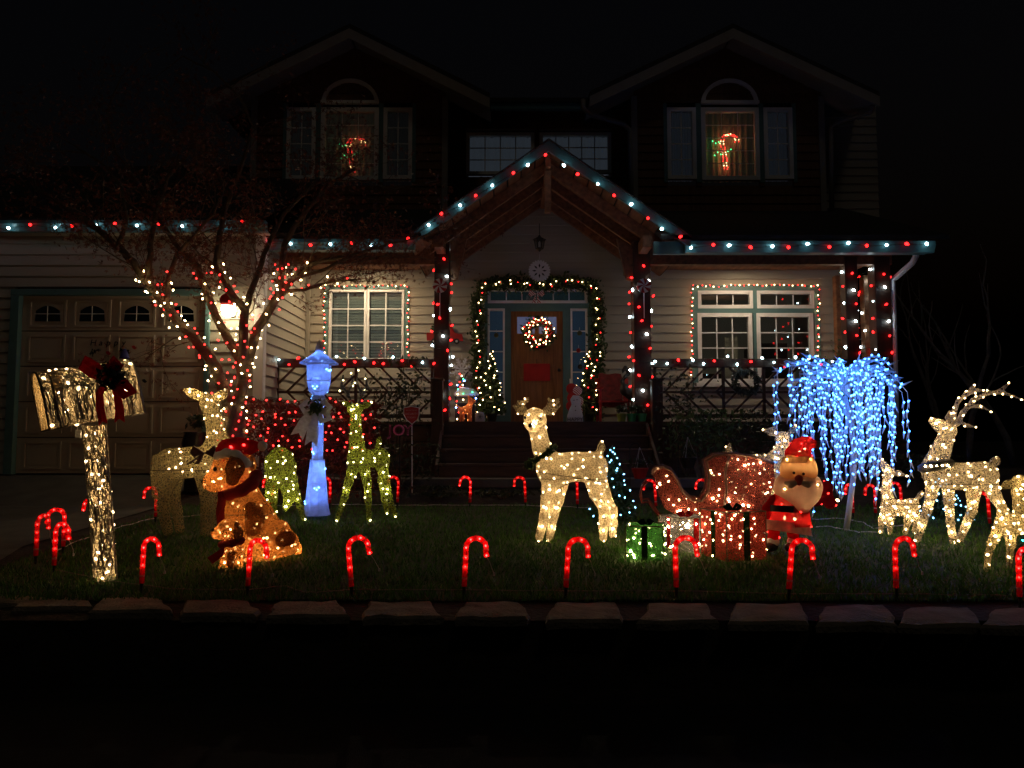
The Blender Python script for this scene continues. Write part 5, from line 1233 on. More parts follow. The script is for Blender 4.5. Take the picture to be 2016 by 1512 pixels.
for y in (905, 950, 996, 718, 750):
    rr_ = {905: 14.2, 950: 18.6, 996: 23.2, 718: 24.2, 750: 23.2}[y]; b = MB(); b.tube([b0 + Vector((rr_ * s * math.cos(math.pi / 4 * k + math.pi / 8), rr_ * s * math.sin(math.pi / 4 * k + math.pi / 8), zpx(y))) for k in range(8)], .003, 4, closed=True); b.build('hoop', M['wirew'], t)
LBs = emat('blue_outer_bulb', (0.12, 0.36, 1.0), 10)
for i in range(40):
    a = i * 2.4; y = [728, 740, 765, 772, 783, 830, 870, 890, 920, 935, 960, 975, 990][i % 13]; rr_ = {728: 23, 740: 23, 765: 20, 772: 17, 783: 13}.get(y, 11 if y < 905 else 14 + (y - 905) * .1)
    bulb(t, b0 + Vector((rr_ * s * math.cos(a), rr_ * s * math.sin(a), zpx(y + random.uniform(-4, 4)))), LBs, .0095)
for q in ((612, 711), (634, 711), (622, 702)): bulb(t, P(q[0], q[1], Y0), LB, .012)
for i in range(16): # bulbs inside, showing through the mesh
    y = [735, 745, 755, 800, 830, 860, 890, 915, 930, 945, 960, 975, 985, 725, 708, 705][i]; bulb(t, b0 + Vector((random.uniform(-6, 6) * s, random.uniform(-5, 5) * s, zpx(y))), LB, .014)
bowm = netmat('silver_ribbon', (.82, .83, .86), 120, .15, .08, .5)
def ribbon(nm, pts, w, mat, parent, wdir=Vector((1, 0, 0)), notch=True):
    b = MB(); Vv = []
    for i, p in enumerate(pts):
        p = Vector(p); tt = (Vector(pts[min(i + 1, len(pts) - 1)]) - Vector(pts[max(i - 1, 0)])).normalized(); wd = tt.cross(Vector((0, 1, 0))).normalized()
        ww = w if not isinstance(w, (list, tuple)) else w[i]
        Vv += [p - wd * ww / 2, p + Vector((0, -.008, 0)) - (tt * ww * .4 if notch and i == len(pts) - 1 else Vector()), p + wd * ww / 2]
    Fc = []
    for i in range(len(pts) - 1):
        for k in range(2): Fc.append((i * 3 + k, i * 3 + k + 1, (i + 1) * 3 + k + 1, (i + 1) * 3 + k))
    b.add(Vv, Fc); o = b.build(nm, mat, parent, smooth=False); sm = o.modifiers.new('thick', 'SOLIDIFY'); sm.thickness = .004; return o
Yb = Y0 - .16
for q in (((620, 800), (604, 792), (594, 800), (600, 812), (618, 804)), ((626, 800), (640, 792), (650, 802), (640, 812), (626, 804)), ((624, 804), (642, 812), (648, 824), (634, 830), (624, 806))):
    ribbon('bow_loop', [P(x, y, Yb - (.05 if 0 < i < 4 else 0)) for i, (x, y) in enumerate(q)], .07, bowm, t, notch=False)
ribbon('bow_tail', [P(618, 806, Yb), P(600, 830, Yb - .03), P(590, 850, Yb - .02), P(584, 862, Yb - .02)], [.06, .12, .14, .15], bowm, t); ribbon('bow_tail', [P(622, 806, Yb), P(616, 840, Yb - .03), P(614, 862, Yb - .01), P(612, 878, Yb - .02)], [.06, .11, .13, .14], bowm, t)
b = MB(); leaves(b, [P(620 + random.gauss(0, 6), 802 + random.gauss(0, 7), Yb - .06 + random.gauss(0, .02)) for _ in range(160)], .03, shape='leaf'); b.build('sprig', M['fir'], t)

# --- mailbox
Y0 = 5.55; s = SCL(Y0); t = thing('lit_mailbox', 'lit white rattan mailbox on a leaning post with red bow', 'mailbox', G(208, 1140))
NETR = netmat('white_rattan', (0.70, 0.59, 0.42), 38, .07, .48, .55)
F0 = P(80, 790, Y0 - .18); B0 = P(262, 762, Y0 + .20); ax_ = (B0 - F0); upv = Vector((-0.05, 0, 1)).normalized(); sd_ = ax_.cross(upv).normalized(); upv = sd_.cross(ax_).normalized(); L = ax_.length
hw_, hh_ = .185, .205
def sect(u, k=1.0):
    c = F0 + ax_ * u; ring = [(-hw_, -hh_), (hw_, -hh_)] + [(hw_ * math.cos(a), hw_ * .25 + (hh_ - hw_ * .25) * math.sin(a)) for a in [math.pi * q / 10 for q in range(11)]]
    return [c + sd_ * (x * k) + upv * (y * k) for x, y in ring]
b = MB(); nn = 13; us = [0, .08, .3, .55, .8, 1.0]
Vv = [v for u in us for v in sect(u)]; b.add(Vv, [(i * nn + k, i * nn + (k + 1) % nn, (i + 1) * nn + (k + 1) % nn, (i + 1) * nn + k) for i in range(len(us) - 1) for k in range(nn)] + [tuple((len(us) - 1) * nn + k for k in range(nn))]); body = b.build('box', NETR, t)
b = MB(); b.add(sect(-.005), [tuple(reversed(range(nn)))]); b.build('door', netmat('warm_rattan_door', (.66, .46, .22), 30, .04, .55, .55), t)
for u in (-.01, .1, 1.0): b = MB(); b.tube(sect(u, 1.015), .008, 5, closed=True); b.build('hoop', M['wirew'] if u > .5 else M['frame'], t)
b = MB(); q0, q1 = sect(.09, 1.02), sect(.20, 1.02)
for k in range(2, nn): b.add([q0[k], q0[(k + 1) % nn], q1[(k + 1) % nn], q1[k]], [(0, 1, 2, 3)])
b.build('cloth_band', netmat('tan_band', (.66, .46, .24), 90, .12, .1, .55), t)
def rattan(mb, sfun, n, rad, seed):
    r = random.Random(seed)
    for _ in range(n):
        u, v, a = r.random(), r.random(), r.uniform(0, 6.28); pts = []
        for k in range(7):
            pts.append(sfun(u, v)); a += r.gauss(0, .9); u = min(1, max(0, u + .035 * math.cos(a))); v = min(.999, max(0, v + .035 * math.sin(a)))
        mb.tube(pts, rad, 3, False)
def boxsurf(u, v):
    ring = sect(u, 1.012); k = v * nn; i = int(k); return ring[i % nn].lerp(ring[(i + 1) % nn], k - i)
b = MB(); rattan(b, boxsurf, 420, .0036, 4); b.build('rattan', pmat('rattan_vine', (.62, .55, .44), .7), t, kind='stuff')
b = MB(); rattan(b, boxsurf, 230, .0034, 14); b.build('dark_rattan', M['frame'], t, kind='stuff')
b = MB(); rattan(b, lambda u, v: P(0, 0, 1) * 0 + (G(208, 1142).lerp(P(186, 838, Y0 + .06), u) + Vector((.079 * math.cos(v * 6.283), .079 * math.sin(v * 6.283), 0))), 220, .0034, 16); b.build('dark_post_rattan', M['frame'], t, kind='stuff')
for i in range(30): bulb(t, boxsurf(random.random(), random.random()), LWs, .0105)
for i in range(20): bulb(t, F0 + ax_ * random.uniform(.05, .95) + sd_ * random.uniform(-.08, .08) + upv * random.uniform(-.1, .1), LWb, .009)
p0 = G(208, 1142); p1 = P(186, 838, Y0 + .06); p1.z -= .0
def postsurf(u, v):
    c = p0.lerp(p1, u); a = v * 2 * math.pi; return c + Vector((.078 * math.cos(a), .078 * math.sin(a), 0))
b = MB(); b.tube([p0.lerp(p1, k / 12) for k in range(13)], .075, 14); b.build('post', NETR, t, smooth=True)
b = MB(); rattan(b, postsurf, 420, .0036, 6); b.build('post_rattan', pmat('rattan_vine', (.62, .55, .44), .7), t, kind='stuff')
for i in range(24): bulb(t, postsurf((i + .5) / 24, random.random()), LWs, .010)
for i in range(11): bulb(t, p0.lerp(p1, (i + .5) / 11), LWb, .009)
REDSHEER = netmat('red_sheer_ribbon', (.70, .03, .04), 140, .15, .25, .5)
Yb = Y0 - .10
for q in (((212, 742), (190, 722), (168, 708), (162, 722), (180, 735), (210, 746)), ((220, 742), (236, 716), (226, 708), (216, 722), (216, 740)), ((224, 746), (248, 756), (262, 772), (246, 778), (228, 762), (222, 750))):
    ribbon('bow_loop', [P(x, y, Yb - (.06 if 0 < i < len(q) - 1 else 0)) for i, (x, y) in enumerate(q)], .06, REDSHEER, t, notch=False)
ribbon('bow_tail', [P(212, 748, Yb), P(196, 775, Yb - .03), P(198, 805, Yb - .02), P(204, 836, Yb - .02)], [.04, .055, .055, .06], REDSHEER, t); ribbon('bow_tail', [P(222, 752, Yb), P(232, 782, Yb - .03), P(236, 808, Yb - .02), P(236, 832, Yb - .02)], [.04, .05, .06, .07], REDSHEER, t)
b = MB(); leaves(b, [P(216 + random.gauss(0, 12), 742 + random.gauss(0, 10), Yb - .05 + random.gauss(0, .025)) for _ in range(320)], .028, shape='leaf'); b.build('sprig', leafmat('dark_needles', (.02, .03, .02)), t)
for i in range(7): bb = MB(); bb.lathe([(.003, -.012), (.011, -.006), (.011, .006), (.003, .012)], P(216 + random.gauss(0, 12), 745 + random.gauss(0, 9), Yb - .1), 7); bb.build('berry', M['redpaint'], t, smooth=True)
b = MB(); b.pbox(148, 846, 158, 862, Y0 - .02, .02); b.build('tag', M['snow'], t)
b = MB(); b.tube([P(152, 835, Y0), P(153, 848, Y0)], .003, 4); b.tube([P(160, 838, Y0), P(176, 872, Y0), P(182, 890, Y0)], .004, 4); b.build('plug_wire', M['wirew'], t)

# --- sleigh
NETSL = netmat('dusky_red_mesh', (0.46, 0.12, 0.10), 44, .07, .55, .45, glit=.3)
Y0 = 7.35; s = SCL(Y0); t = thing('sleigh', 'red tinsel sleigh with high back and rose-silver edging', 'sleigh', G(1400, 1062) + Vector((0, .0, 0)))
prof = [(1284, 934), (1291, 923), (1306, 919), (1322, 926), (1334, 945), (1344, 968), (1362, 984), (1382, 986), (1394, 968), (1397, 940), (1391, 908), (1410, 896), (1445, 893), (1485, 899), (1524, 913), (1526, 945), (1516, 980), (1500, 1005), (1470, 1016), (1400, 1018), (1330, 1014), (1308, 1000), (1297, 975), (1292, 950)]
def sl_pt(x, y, d): return P(x, y, Y0) + Vector((d * .18, d, 0))
WD = .42
from mathutils.geometry import tessellate_polygon
tri = tessellate_polygon([[Vector((x, y, 0)) for x, y in prof]])
for d in (0.0, WD):
    b = MB(); b.add([sl_pt(x, y, d) for x, y in prof], [tuple(q) for q in tri]); b.add([sl_pt(x, y, d + .02) for x, y in prof], [tuple(reversed(q)) for q in tri]); b.build('side_panel', NETSL, t)
    b = MB(); b.tube([sl_pt(x, y, d) for x, y in prof[:15]], .016, 6); b.build('edge_trim', NETRB, t, smooth=True)
for i in range(len(prof)):
    j = (i + 1) % len(prof); a, c = prof[i], prof[j]
    if i in (5, 6, 7, 8, 9, 10, 11, 12, 13): continue
    b = MB(); b.prism([sl_pt(*a, .021), sl_pt(*c, .021), sl_pt(*c, WD - .001), sl_pt(*a, WD - .001)], (0, 0, -.004)); b.build('shell_panel', NETSL, t)
b = MB()
for (a, c) in ((prof[9], prof[10]), (prof[8], prof[9]), (prof[7], prof[8]), (prof[6], prof[7]), (prof[5], prof[6])): b.add([sl_pt(*a, .021), sl_pt(*c, .021), sl_pt(*c, WD - .001), sl_pt(*a, WD - .001)], [(0, 1, 2, 3)])
b.build('seat', NETSL, t)
b = MB(); b.tube([sl_pt(1435, 897, -.012), sl_pt(1428, 930, -.014), sl_pt(1430, 965, -.014), sl_pt(1426, 1000, -.012)], .014, 6); b.build('edge_trim', NETRB, t, smooth=True)
for d in (.03, WD - .03):
    b = MB(); b.tube([sl_pt(x, y, d) for x, y in ((1274, 950), (1264, 958), (1260, 975), (1264, 990), (1276, 988), (1300, 1020), (1340, 1048), (1420, 1058), (1520, 1056))], .012, 6); b.build('runner', pmat('dark_red_metal', (.12, .01, .01), .4), t, smooth=True)
    for x in (1330, 1420, 1490): b = MB(); b.tube([sl_pt(x, 1012, d), sl_pt(x, 1052, d)], .009, 5); b.build('strut', pmat('dark_red_metal', (.12, .01, .01), .4), t)
rr = random.Random(5)
for i in range(56):
    while True:
        x, y = rr.uniform(1292, 1520), rr.uniform(898, 1012)
        ins_ = False; n_ = len(prof); j = n_ - 1
        for q in range(n_):
            if (prof[q][1] > y) != (prof[j][1] > y) and x < (prof[j][0] - prof[q][0]) * (y - prof[q][1]) / (prof[j][1] - prof[q][1]) + prof[q][0]: ins_ = not ins_
            j = q
        if ins_: break
    bulb(t, sl_pt(x, y, -.004 if i < 44 else rr.uniform(.06, .3)), LWb if i % 5 == 0 else LWs, .009)

# --- presents
def present(label, px, ybot, wpx, hpx, Y0, rot, mat, rib, lmat, N, lid=False):
    s = SCL(Y0); base = G(px, ybot); Y0 = base.y; s = SCL(Y0); w = wpx * s; h = hpx * s; t = thing('gift_box', label, 'gift box', base)
    Rm = Matrix.Rotation(rot, 3, 'Z')
    def q(x, y, z): return base + Rm @ Vector((x * w / 2, y * w / 2, 0)) + Vector((0, 0, z * h))
    for sd in range(4):
        A = Matrix.Rotation(sd * math.pi / 2, 3, 'Z')
        def f(x, y): v = A @ Vector((x, y, 0)); return v.x, v.y
        b = MB(); b.add([q(*f(-1, -1), .01), q(*f(1, -1), .01), q(*f(1, -1), 1), q(*f(-1, -1), 1)], [(0, 1, 2, 3)]); b.build('side', mat, t)
        b = MB(); b.add([q(*f(-.16, -1.015), .01), q(*f(.16, -1.015), .01), q(*f(.16, -1.015), 1), q(*f(-.16, -1.015), 1)], [(0, 1, 2, 3)]); b.build('ribbon', rib, t)
        b = MB(); b.tube([q(*f(-1, -1), 0), q(*f(-1, -1), 1)], .005, 4); b.tube([q(*f(-1, -1), 1), q(*f(1, -1), 1)], .005, 4); b.build('edge_wire', M['frame'], t)
    b = MB(); b.add([q(-1, -1, 1.0), q(1, -1, 1.0), q(1, 1, 1.0), q(-1, 1, 1.0)], [(0, 1, 2, 3)]); b.build('lid', mat if not lid else rib, t)
    for k in range(4):
        a = k * math.pi / 2 + .5; c = q(0, 0, 1.0); u = Vector((math.cos(a), math.sin(a) * .6, 0)); b = MB()
        b.tube([c, c + u * w * .13 + Vector((0, 0, w * .12)), c + u * w * .24 + Vector((0, 0, w * .08)), c + u * w * .14 + Vector((0, 0, w * .01)), c], [.006, .013, .015, .012, .006], 6); b.build('bow_loop', rib, t, smooth=True)
    r = random.Random(int(px))
    for i in range(N):
        a, z = r.uniform(-1, 1), r.uniform(.06, .96); sd = i % 4; A = Matrix.Rotation(sd * math.pi / 2, 3, 'Z'); v = A @ Vector((a, -1.01, 0)); bulb(t, q(v.x, v.y, z), lmat, .008)
    for i in range(5): bulb(t, q(r.uniform(-.5, .5), r.uniform(-.5, .5), r.uniform(.2, .8)), lmat, .008)
    return t
DKG = netmat('dark_green_ribbon', (.012, .05, .018), 120, .15, .1, .3, glit=.2); RDR = netmat('red_ribbon', (.35, .015, .015), 120, .15, .1, .4, glit=.2); BKR = netmat('black_ribbon', (.012, .02, .015), 120, .2, .05, .2)
present('silver tinsel gift box with red ribbon, half behind the other two', 1350, 1082, 74, 64, 6.9, .35, NETSV, RDR, LWb, 26)
present('small green tinsel gift box with dark ribbon, front of the sleigh', 1272, 1098, 70, 64, 6.4, -.25, NETGN, BKR, LY, 24)
present('large red tinsel gift box with dark green ribbon beside the bearded figure', 1444, 1098, 88, 92, 6.4, .32, netmat('salmon_tinsel', (0.60, 0.09, 0.07), 60, .08, .4, .45, glit=.2), DKG, LW, 44)

# --- bearded figure in red
Y0 = 6.62; s = SCL(Y0); t = thing('bearded_figure', 'light-up cloth figure with big beard, red suit and red pointed cap', 'figure', P(1545, 1086, Y0))
def lit(o_V, N, m, seed, br=.0085):
    for p in spread(o_V, N, seed): bulb(t, p, m, br)
b = MB(); cc = P(1552, 1030, Y0); b.lathe([((r_) * s, P(1552, y_, Y0).z - cc.z) for y_, r_ in ((1034, 44), (1020, 41.5), (1005, 39.5), (990, 36), (975, 28), (966, 14))], cc, 20, sy=.9); b.build('coat', NETRDC, t, smooth=True)
lit([np.array(v) for v in b.v], 14, LRm, 1)
for q in [P(1552, 1000, Y0), P(1545, 1020, Y0), P(1565, 1022, Y0)]: bulb(t, q, LWb, .014)  # inner bulbs added to light the coat from within
b = MB(); ring = [];
def ringpts(cx, cy, rx, dz, tilt, n=24): return [P(cx + rx * math.cos(a), cy + tilt * math.cos(a), Y0 + rx * .9 * s * math.sin(a)) + Vector((0, 0, dz)) for a in [2 * math.pi * k / n for k in range(n)]]
q0, q1 = ringpts(1551, 1028, 44, 0, 6), ringpts(1550, 1048, 50, 0, 8); n_ = 24
b.add(q0 + q1, [(k, (k + 1) % n_, n_ + (k + 1) % n_, n_ + k) for k in range(n_)]); b.build('coat_hem', netmat('white_fur_trim', (.66, .58, .48), 110, .12, .1, .45), t, smooth=True)
b = MB(); q0, q1 = ringpts(1552, 996, 39, 0, 2), ringpts(1552, 1009, 40.5, 0, 2.5); b.add(q0 + q1, [(k, (k + 1) % n_, n_ + (k + 1) % n_, n_ + k) for k in range(n_)]); b.build('belt', M['black'], t, smooth=True)
for (x, x2) in ((1524, 1522), (1560, 1562)):
    o, Vv, Fq = blob('leg', Y0, [[(x, 1042, 0, 11), (x2, 1060, 0, 11)]], NETRDC, t, k=4); lit(Vv, 4, LRm, x)
    blob('boot_cuff', Y0, [[(x2 - 5, 1066, -4, 8), (x2 + 5, 1067, -4, 8)], [(x2 - 5, 1067, 5, 8), (x2 + 5, 1067, 5, 8)]], M['snow'], t, k=4)
    blob('boot', Y0, [[(x2, 1075, 0, 10), (x2 - 8, 1078, -10, 9)]], M['black'], t, k=4)
o, Vv, Fq = blob('beard', Y0, [[(1549, 958, -6, 24), (1572, 964, -8, 40), (1594, 958, -6, 24)], [(1571, 978, -10, 36), (1571, 998, -16, 18), (1569, 1014, -20, 5)]], NETBD, t, k=10); lit(Vv, 4, LA, 3, .007)
for q in [P(1570, 975, Y0 - .01), P(1552, 972, Y0 + .01), P(1588, 965, Y0 + .01), P(1570, 990, Y0 - .01)]: bulb(t, q, LWb, .016)  # hidden bulbs added so the beard glows
o, Vv, Fq = blob('face', Y0, [[(1562, 928, -14, 26), (1582, 928, -14, 26)], [(1564, 914, -4, 24), (1580, 914, -4, 24)]], NETSK, t, k=8)
for q in [P(1562, 925, Y0 + .03), P(1584, 925, Y0 + .03), P(1572, 915, Y0 + .03)]: bulb(t, q, LWb, .018)  # unseen bulbs behind the face cloth, added to brighten it
mo = pmat('grey_felt', (.42, .36, .28), .8)
for sg in (-1, 1): blob('moustache', Y0, [[(1573 + sg * 5, 950, -48, 4.5), (1573 + sg * 16, 954, -46, 6.5), (1573 + sg * 26, 951, -38, 3.5)]], mo, t, k=3, h=1.5 * s)
blob('nose', Y0, [[(1573, 943, -50, 8), (1573, 951, -50, 5)]], pmat('red_felt', (.40, .03, .02), .7), t, h=1.6 * s)
for x, y in ((1563, 931), (1582, 933)):
    b = MB(); c = P(x, y, Y0 - 41 * s); b.lathe([(.002, -.013), (.010, -.008), (.013, 0), (.010, .008), (.002, .013)], c, 8); b.build('eye', M['black'], t, smooth=True)
o, Vv, Fq = blob('cap', Y0, [[(1572, 894, 0, 26), (1576, 882, 0, 20), (1588, 873, 0, 13), (1602, 873, 0, 8)]], NETRDC, t, k=6); lit(Vv, 8, LRm, 5)
for q in (P(1574, 890, Y0), P(1568, 896, Y0), P(1584, 884, Y0)): bulb(t, q, LWb, .010)  # bulbs added inside the cap for its glow
blob('pompom', Y0, [[(1608, 875, 0, 8)]], pmat('dull_brown_fur', (.25, .18, .16), .9), t)  # pompom in a dull brown-grey tone
b = MB(); q0 = [P(1572 + 30 * math.cos(a), 899, Y0 + (31 * math.sin(a) - 3) * s) for a in [2 * math.pi * k / 24 for k in range(24)]]; q1 = [P(1572 + 32 * math.cos(a), 912, Y0 + (35 * math.sin(a) - 3) * s) for a in [2 * math.pi * k / 24 for k in range(24)]]
b.add(q0 + q1, [(k, (k + 1) % 24, 24 + (k + 1) % 24, 24 + k) for k in range(24)]); b.build('cap_brim', netmat('tan_fur_trim', (.66, .50, .34), 110, .12, .1, .5), t, smooth=True)
for k in range(4): bulb(t, P(1550 + k * 15, 905, Y0 - .11), LA, .008)
o, Vv, Fq = blob('arm', Y0, [[(1606, 985, 10, 12), (1622, 968, 12, 14), (1628, 958, 12, 12)], [(1622, 972, 12, 14), (1634, 990, 12, 12)]], netmat('dark_red_cloth', (.30, .012, .03), 90, .1, .2, .5), t, k=5); lit(Vv, 7, LRm, 7)
bulb(t, P(1649, 985, Y0 + .05), LW, .012)
blob('arm', Y0, [[(1524, 984, -2, 10), (1512, 1002, -4, 10), (1508, 1018, -6, 8)]], NETRDC, t, k=5)

# --- blue willow
Y0 = 7.75; s = SCL(Y0); base = G(1666, 1046); t = thing('willow_tree', 'ice-blue lit artificial weeping willow with bare white trunk', 'light tree', base)
WP = pmat('white_plastic', (.72, .74, .78), .5, .08)
trunk = [base, P(1672, 1000, Y0), P(1680, 940, Y0), P(1682, 890, Y0), P(1676, 840, Y0), P(1668, 800, Y0), P(1664, 780, Y0)]
b = MB(); b.tube(trunk, [.030, .028, .027, .026, .025, .024, .02], 10); b.build('trunk', WP, t, smooth=True)
top = P(1665, 775, Y0); rr = random.Random(21); NB = 0; stuffb = MB()
targets = []
for i in range(30):
    a = 2 * math.pi * i / 30 + rr.uniform(-.1, .1); R_ = rr.uniform(.2, 1.0) ** .55 * (.74 if math.cos(a) < 0 else .66)
    targets.append((a, R_))
for i, (a, R_) in enumerate(targets):
    end = top + Vector((R_ * math.cos(a), .75 * R_ * math.sin(a), rr.uniform(.10, .34))); mid = top.lerp(end, .45) + Vector((0, 0, rr.uniform(.30, .48)))
    bp = [top.lerp(mid, k / 4) if k < 4 else None for k in range(4)]
    path = []
    for k in range(9):
        u = k / 8; path.append(top * (1 - u) ** 2 + mid * 2 * u * (1 - u) + end * u * u + Vector((0, 0, -.10 * u * u)))
    b = MB(); b.tube(path, [.012 - .008 * k / 8 for k in range(9)], 5); br_ = b.build('branch', WP, t, smooth=True)
    for u in (.25, .42, .58, .7, .82, .93):
        k = int(u * 8); p = path[k].lerp(path[k + 1], u * 8 - k); bulb(br_, p + Vector((rr.uniform(-.02, .02), -.01, .015)), LBw, .0105); NB += 1
        dd = Vector((math.cos(a) + rr.gauss(0, .4), .75 * math.sin(a) + rr.gauss(0, .4), rr.uniform(-.2, .5))).normalized(); b = MB(); b.tube([p, p + dd * .03, p + dd * rr.uniform(.09, .15)], [.005, .011, .001], 5, False); b.build('leaf', WP, br_)
    for sidx, u in enumerate((.55, .8, 1.0)):
        k = min(7, int(u * 8)); p = path[k].lerp(path[k + 1], u * 8 - k); ln_ = rr.uniform(.3, 1.4) * (1.0 if sidx == 2 else .85); ln_ = min(ln_, p.z - base.z - rr.uniform(.12, .55))
        m_ = max(3, int(ln_ / .095)); sp = []
        for q in range(m_ + 1): sp.append(p + Vector((.012 * math.sin(q * 1.7 + i), .012 * math.cos(q * 1.3 + i), -ln_ * q / m_)))
        b = MB(); b.tube(sp, .0028, 4)
        for q in range(1, m_ + 1):
            v = sp[q]; dd = Vector((rr.uniform(-.4, .4), rr.uniform(-.4, .4), -1)).normalized(); b.tube([v, v + dd * .02, v + dd * rr.uniform(.06, .10)], [.006, .0105, .001], 5, False)
        st = b.build('strand', WP, t)
        for q in range(1, m_ + 1):
            if NB < 1000: bulb(st, sp[q] + Vector((0, -.006, .004)), LBw, .0100); NB += 1

# --- candy canes
CANE = plasticmat('red_cane_plastic', (0.85, 0.012, 0.02), .30, .55); CANEW = plasticmat('pale_cane_stripe', (0.95, 0.66, 0.62), .25, .55)
CANEB = emat('cane_bulb', (1.0, 0.12, 0.09), 24)
CANEBS = [CANEB, emat('cane_bulb_dim', (1.0, .10, .07), 15), emat('cane_bulb_bright', (1.0, .13, .10), 31)]
H1, HR, TR = .318, .066, .0172
def canepath(a=0.10):
    pts = [(0, 0, .07 + (H1 - .07) * k / 7) for k in range(8)]
    for k in range(1, 10):
        an = math.pi - (math.pi * 1.05) * k / 9; pts.append((HR + HR * math.cos(an), 0, H1 + HR * math.sin(an)))
    pts.append((2 * HR + .006, 0, H1 - .05)); return pts
cp = canepath(); b = MB(); b.tube(cp, TR, 10); CM_T = mesh('tube', b.v, b.f, CANE, True)
CM_S = []
for k in range(1, len(cp) - 1, 2):
    p, q = Vector(cp[k]), Vector(cp[k + 1]); bs_ = MB(); bs_.tube([p.lerp(q, .30), p.lerp(q, .68)], TR * 1.03, 10, False); CM_S.append((mesh('stripe', bs_.v, bs_.f, CANEW, True), 'stripe'))
b = MB(); b.tube([(0, 0, -.03), (0, 0, .075)], [.006, .013], 6); CM_K = mesh('stake', b.v, b.f, M['black'])
b = MB(); e = Vector(cp[-1]); b.tube([e, e + Vector((.02, 0, -.03)), e + Vector((.035, .01, -.07)), e + Vector((.05, 0, -.10))], .0022, 4); b.box(e + Vector((.052, 0, -.108)), (.012, .008, .02)); CM_W = mesh('tail_wire', b.v, b.f, M['wirew'])
cb = polyline_points(cp, .062)[2:]
def cane(label, p, rz=0.0, tilt=0.0, tail=True, sc=1.0, grp='lit candy canes edging the lawn'):
    t = thing('candy_cane', label, 'candy cane', p, grp); t.rotation_euler = (0, tilt, rz); t.scale = (sc, sc, sc)
    for me, nm in ((CM_T, 'tube'), (CM_K, 'stake')) + tuple(CM_S) + (((CM_W, 'tail_wire'),) if tail else ()):
        o = bpy.data.objects.new(nm, me); COL.objects.link(o); o.parent = t
    cbm = CANEBS[int(abs(p[0] * 37 + p[1] * 11)) % 3]
    for q in cb:
        o = bpy.data.objects.new('bulb', bulbmesh('round', cbm)); COL.objects.link(o); o.parent = t; o.location = q; o.scale = (.0075,) * 3
FR = [(278, 1168, 'the mailbox post', .0), (487, 1174, 'the dog and puppy', -.01), (694, 1176, 'the gap between dog and doe', -.09), (913, 1176, 'the steps, just left of the doe', .03), (1113, 1178, "the doe's front legs", .03), (1332, 1178, 'the silver gift box', .0), (1552, 1182, "the bearded figure's boots", .04), (1765, 1180, 'the fawn and buck', .0), (2008, 1196, 'the lawn at the right picture edge', .0)]
for x, y, w_, tl in FR: cane('lit red candy cane in the front row before ' + w_, G(x, y), random.uniform(-.35, .3), tl + random.uniform(-.05, .05), sc=random.uniform(.95, 1.04))
cane('lit red candy cane seen edge-on at far left of the driveway side', G(70, 1112), 1.5)
cane('lit red candy cane, nearer of the overlapping pair left of the mailbox', G(106, 1132), -.35, tail=True)
cane('lit red candy cane, farther of the overlapping pair left of the mailbox', G(124, 1092), math.pi + .2, tail=False)
cane('lit red candy cane half hidden by the mailbox post', G(190, 1062), math.pi, tail=False)
cane("lit red candy cane just left of the dim doe's hind legs", G(306, 1030), math.pi, tail=False)
BK = [(421, 1006, 'lit red candy cane between the dim doe and the dog scarf', 1.5), (535, 1004, "lit red candy cane behind the grazing green deer's legs", math.pi), (649, 1002, 'lit red candy cane behind the blue lamp post base', math.pi), (782, 1000, "lit red candy cane right of the tall green deer's hind leg", math.pi), (925, 1000, 'lit red candy cane in the back row before the left half of the steps', math.pi), (1035, 1000, 'lit red candy cane in the back row left of the doe', math.pi), (1137, 1004, "lit red candy cane behind the doe's belly", math.pi), (1292, 1008, 'lit red candy cane behind the front curl of the sleigh', math.pi), (1393, 1008, 'lit red candy cane seen through the dip of the sleigh', math.pi), (1680, 1022, 'lit red candy cane edge-on behind the willow trunk', 1.5), (1724, 1022, 'lit red candy cane between willow trunk and fawn', math.pi), (1776, 1016, 'lit red candy cane behind the small fawn', math.pi), (1950, 1044, "lit red candy cane behind the buck's hind legs", math.pi)]
for x, y, lab, rz in BK: cane(lab, G(x, y), rz + random.uniform(-.3, .3), random.uniform(-.06, .06), tail=False)
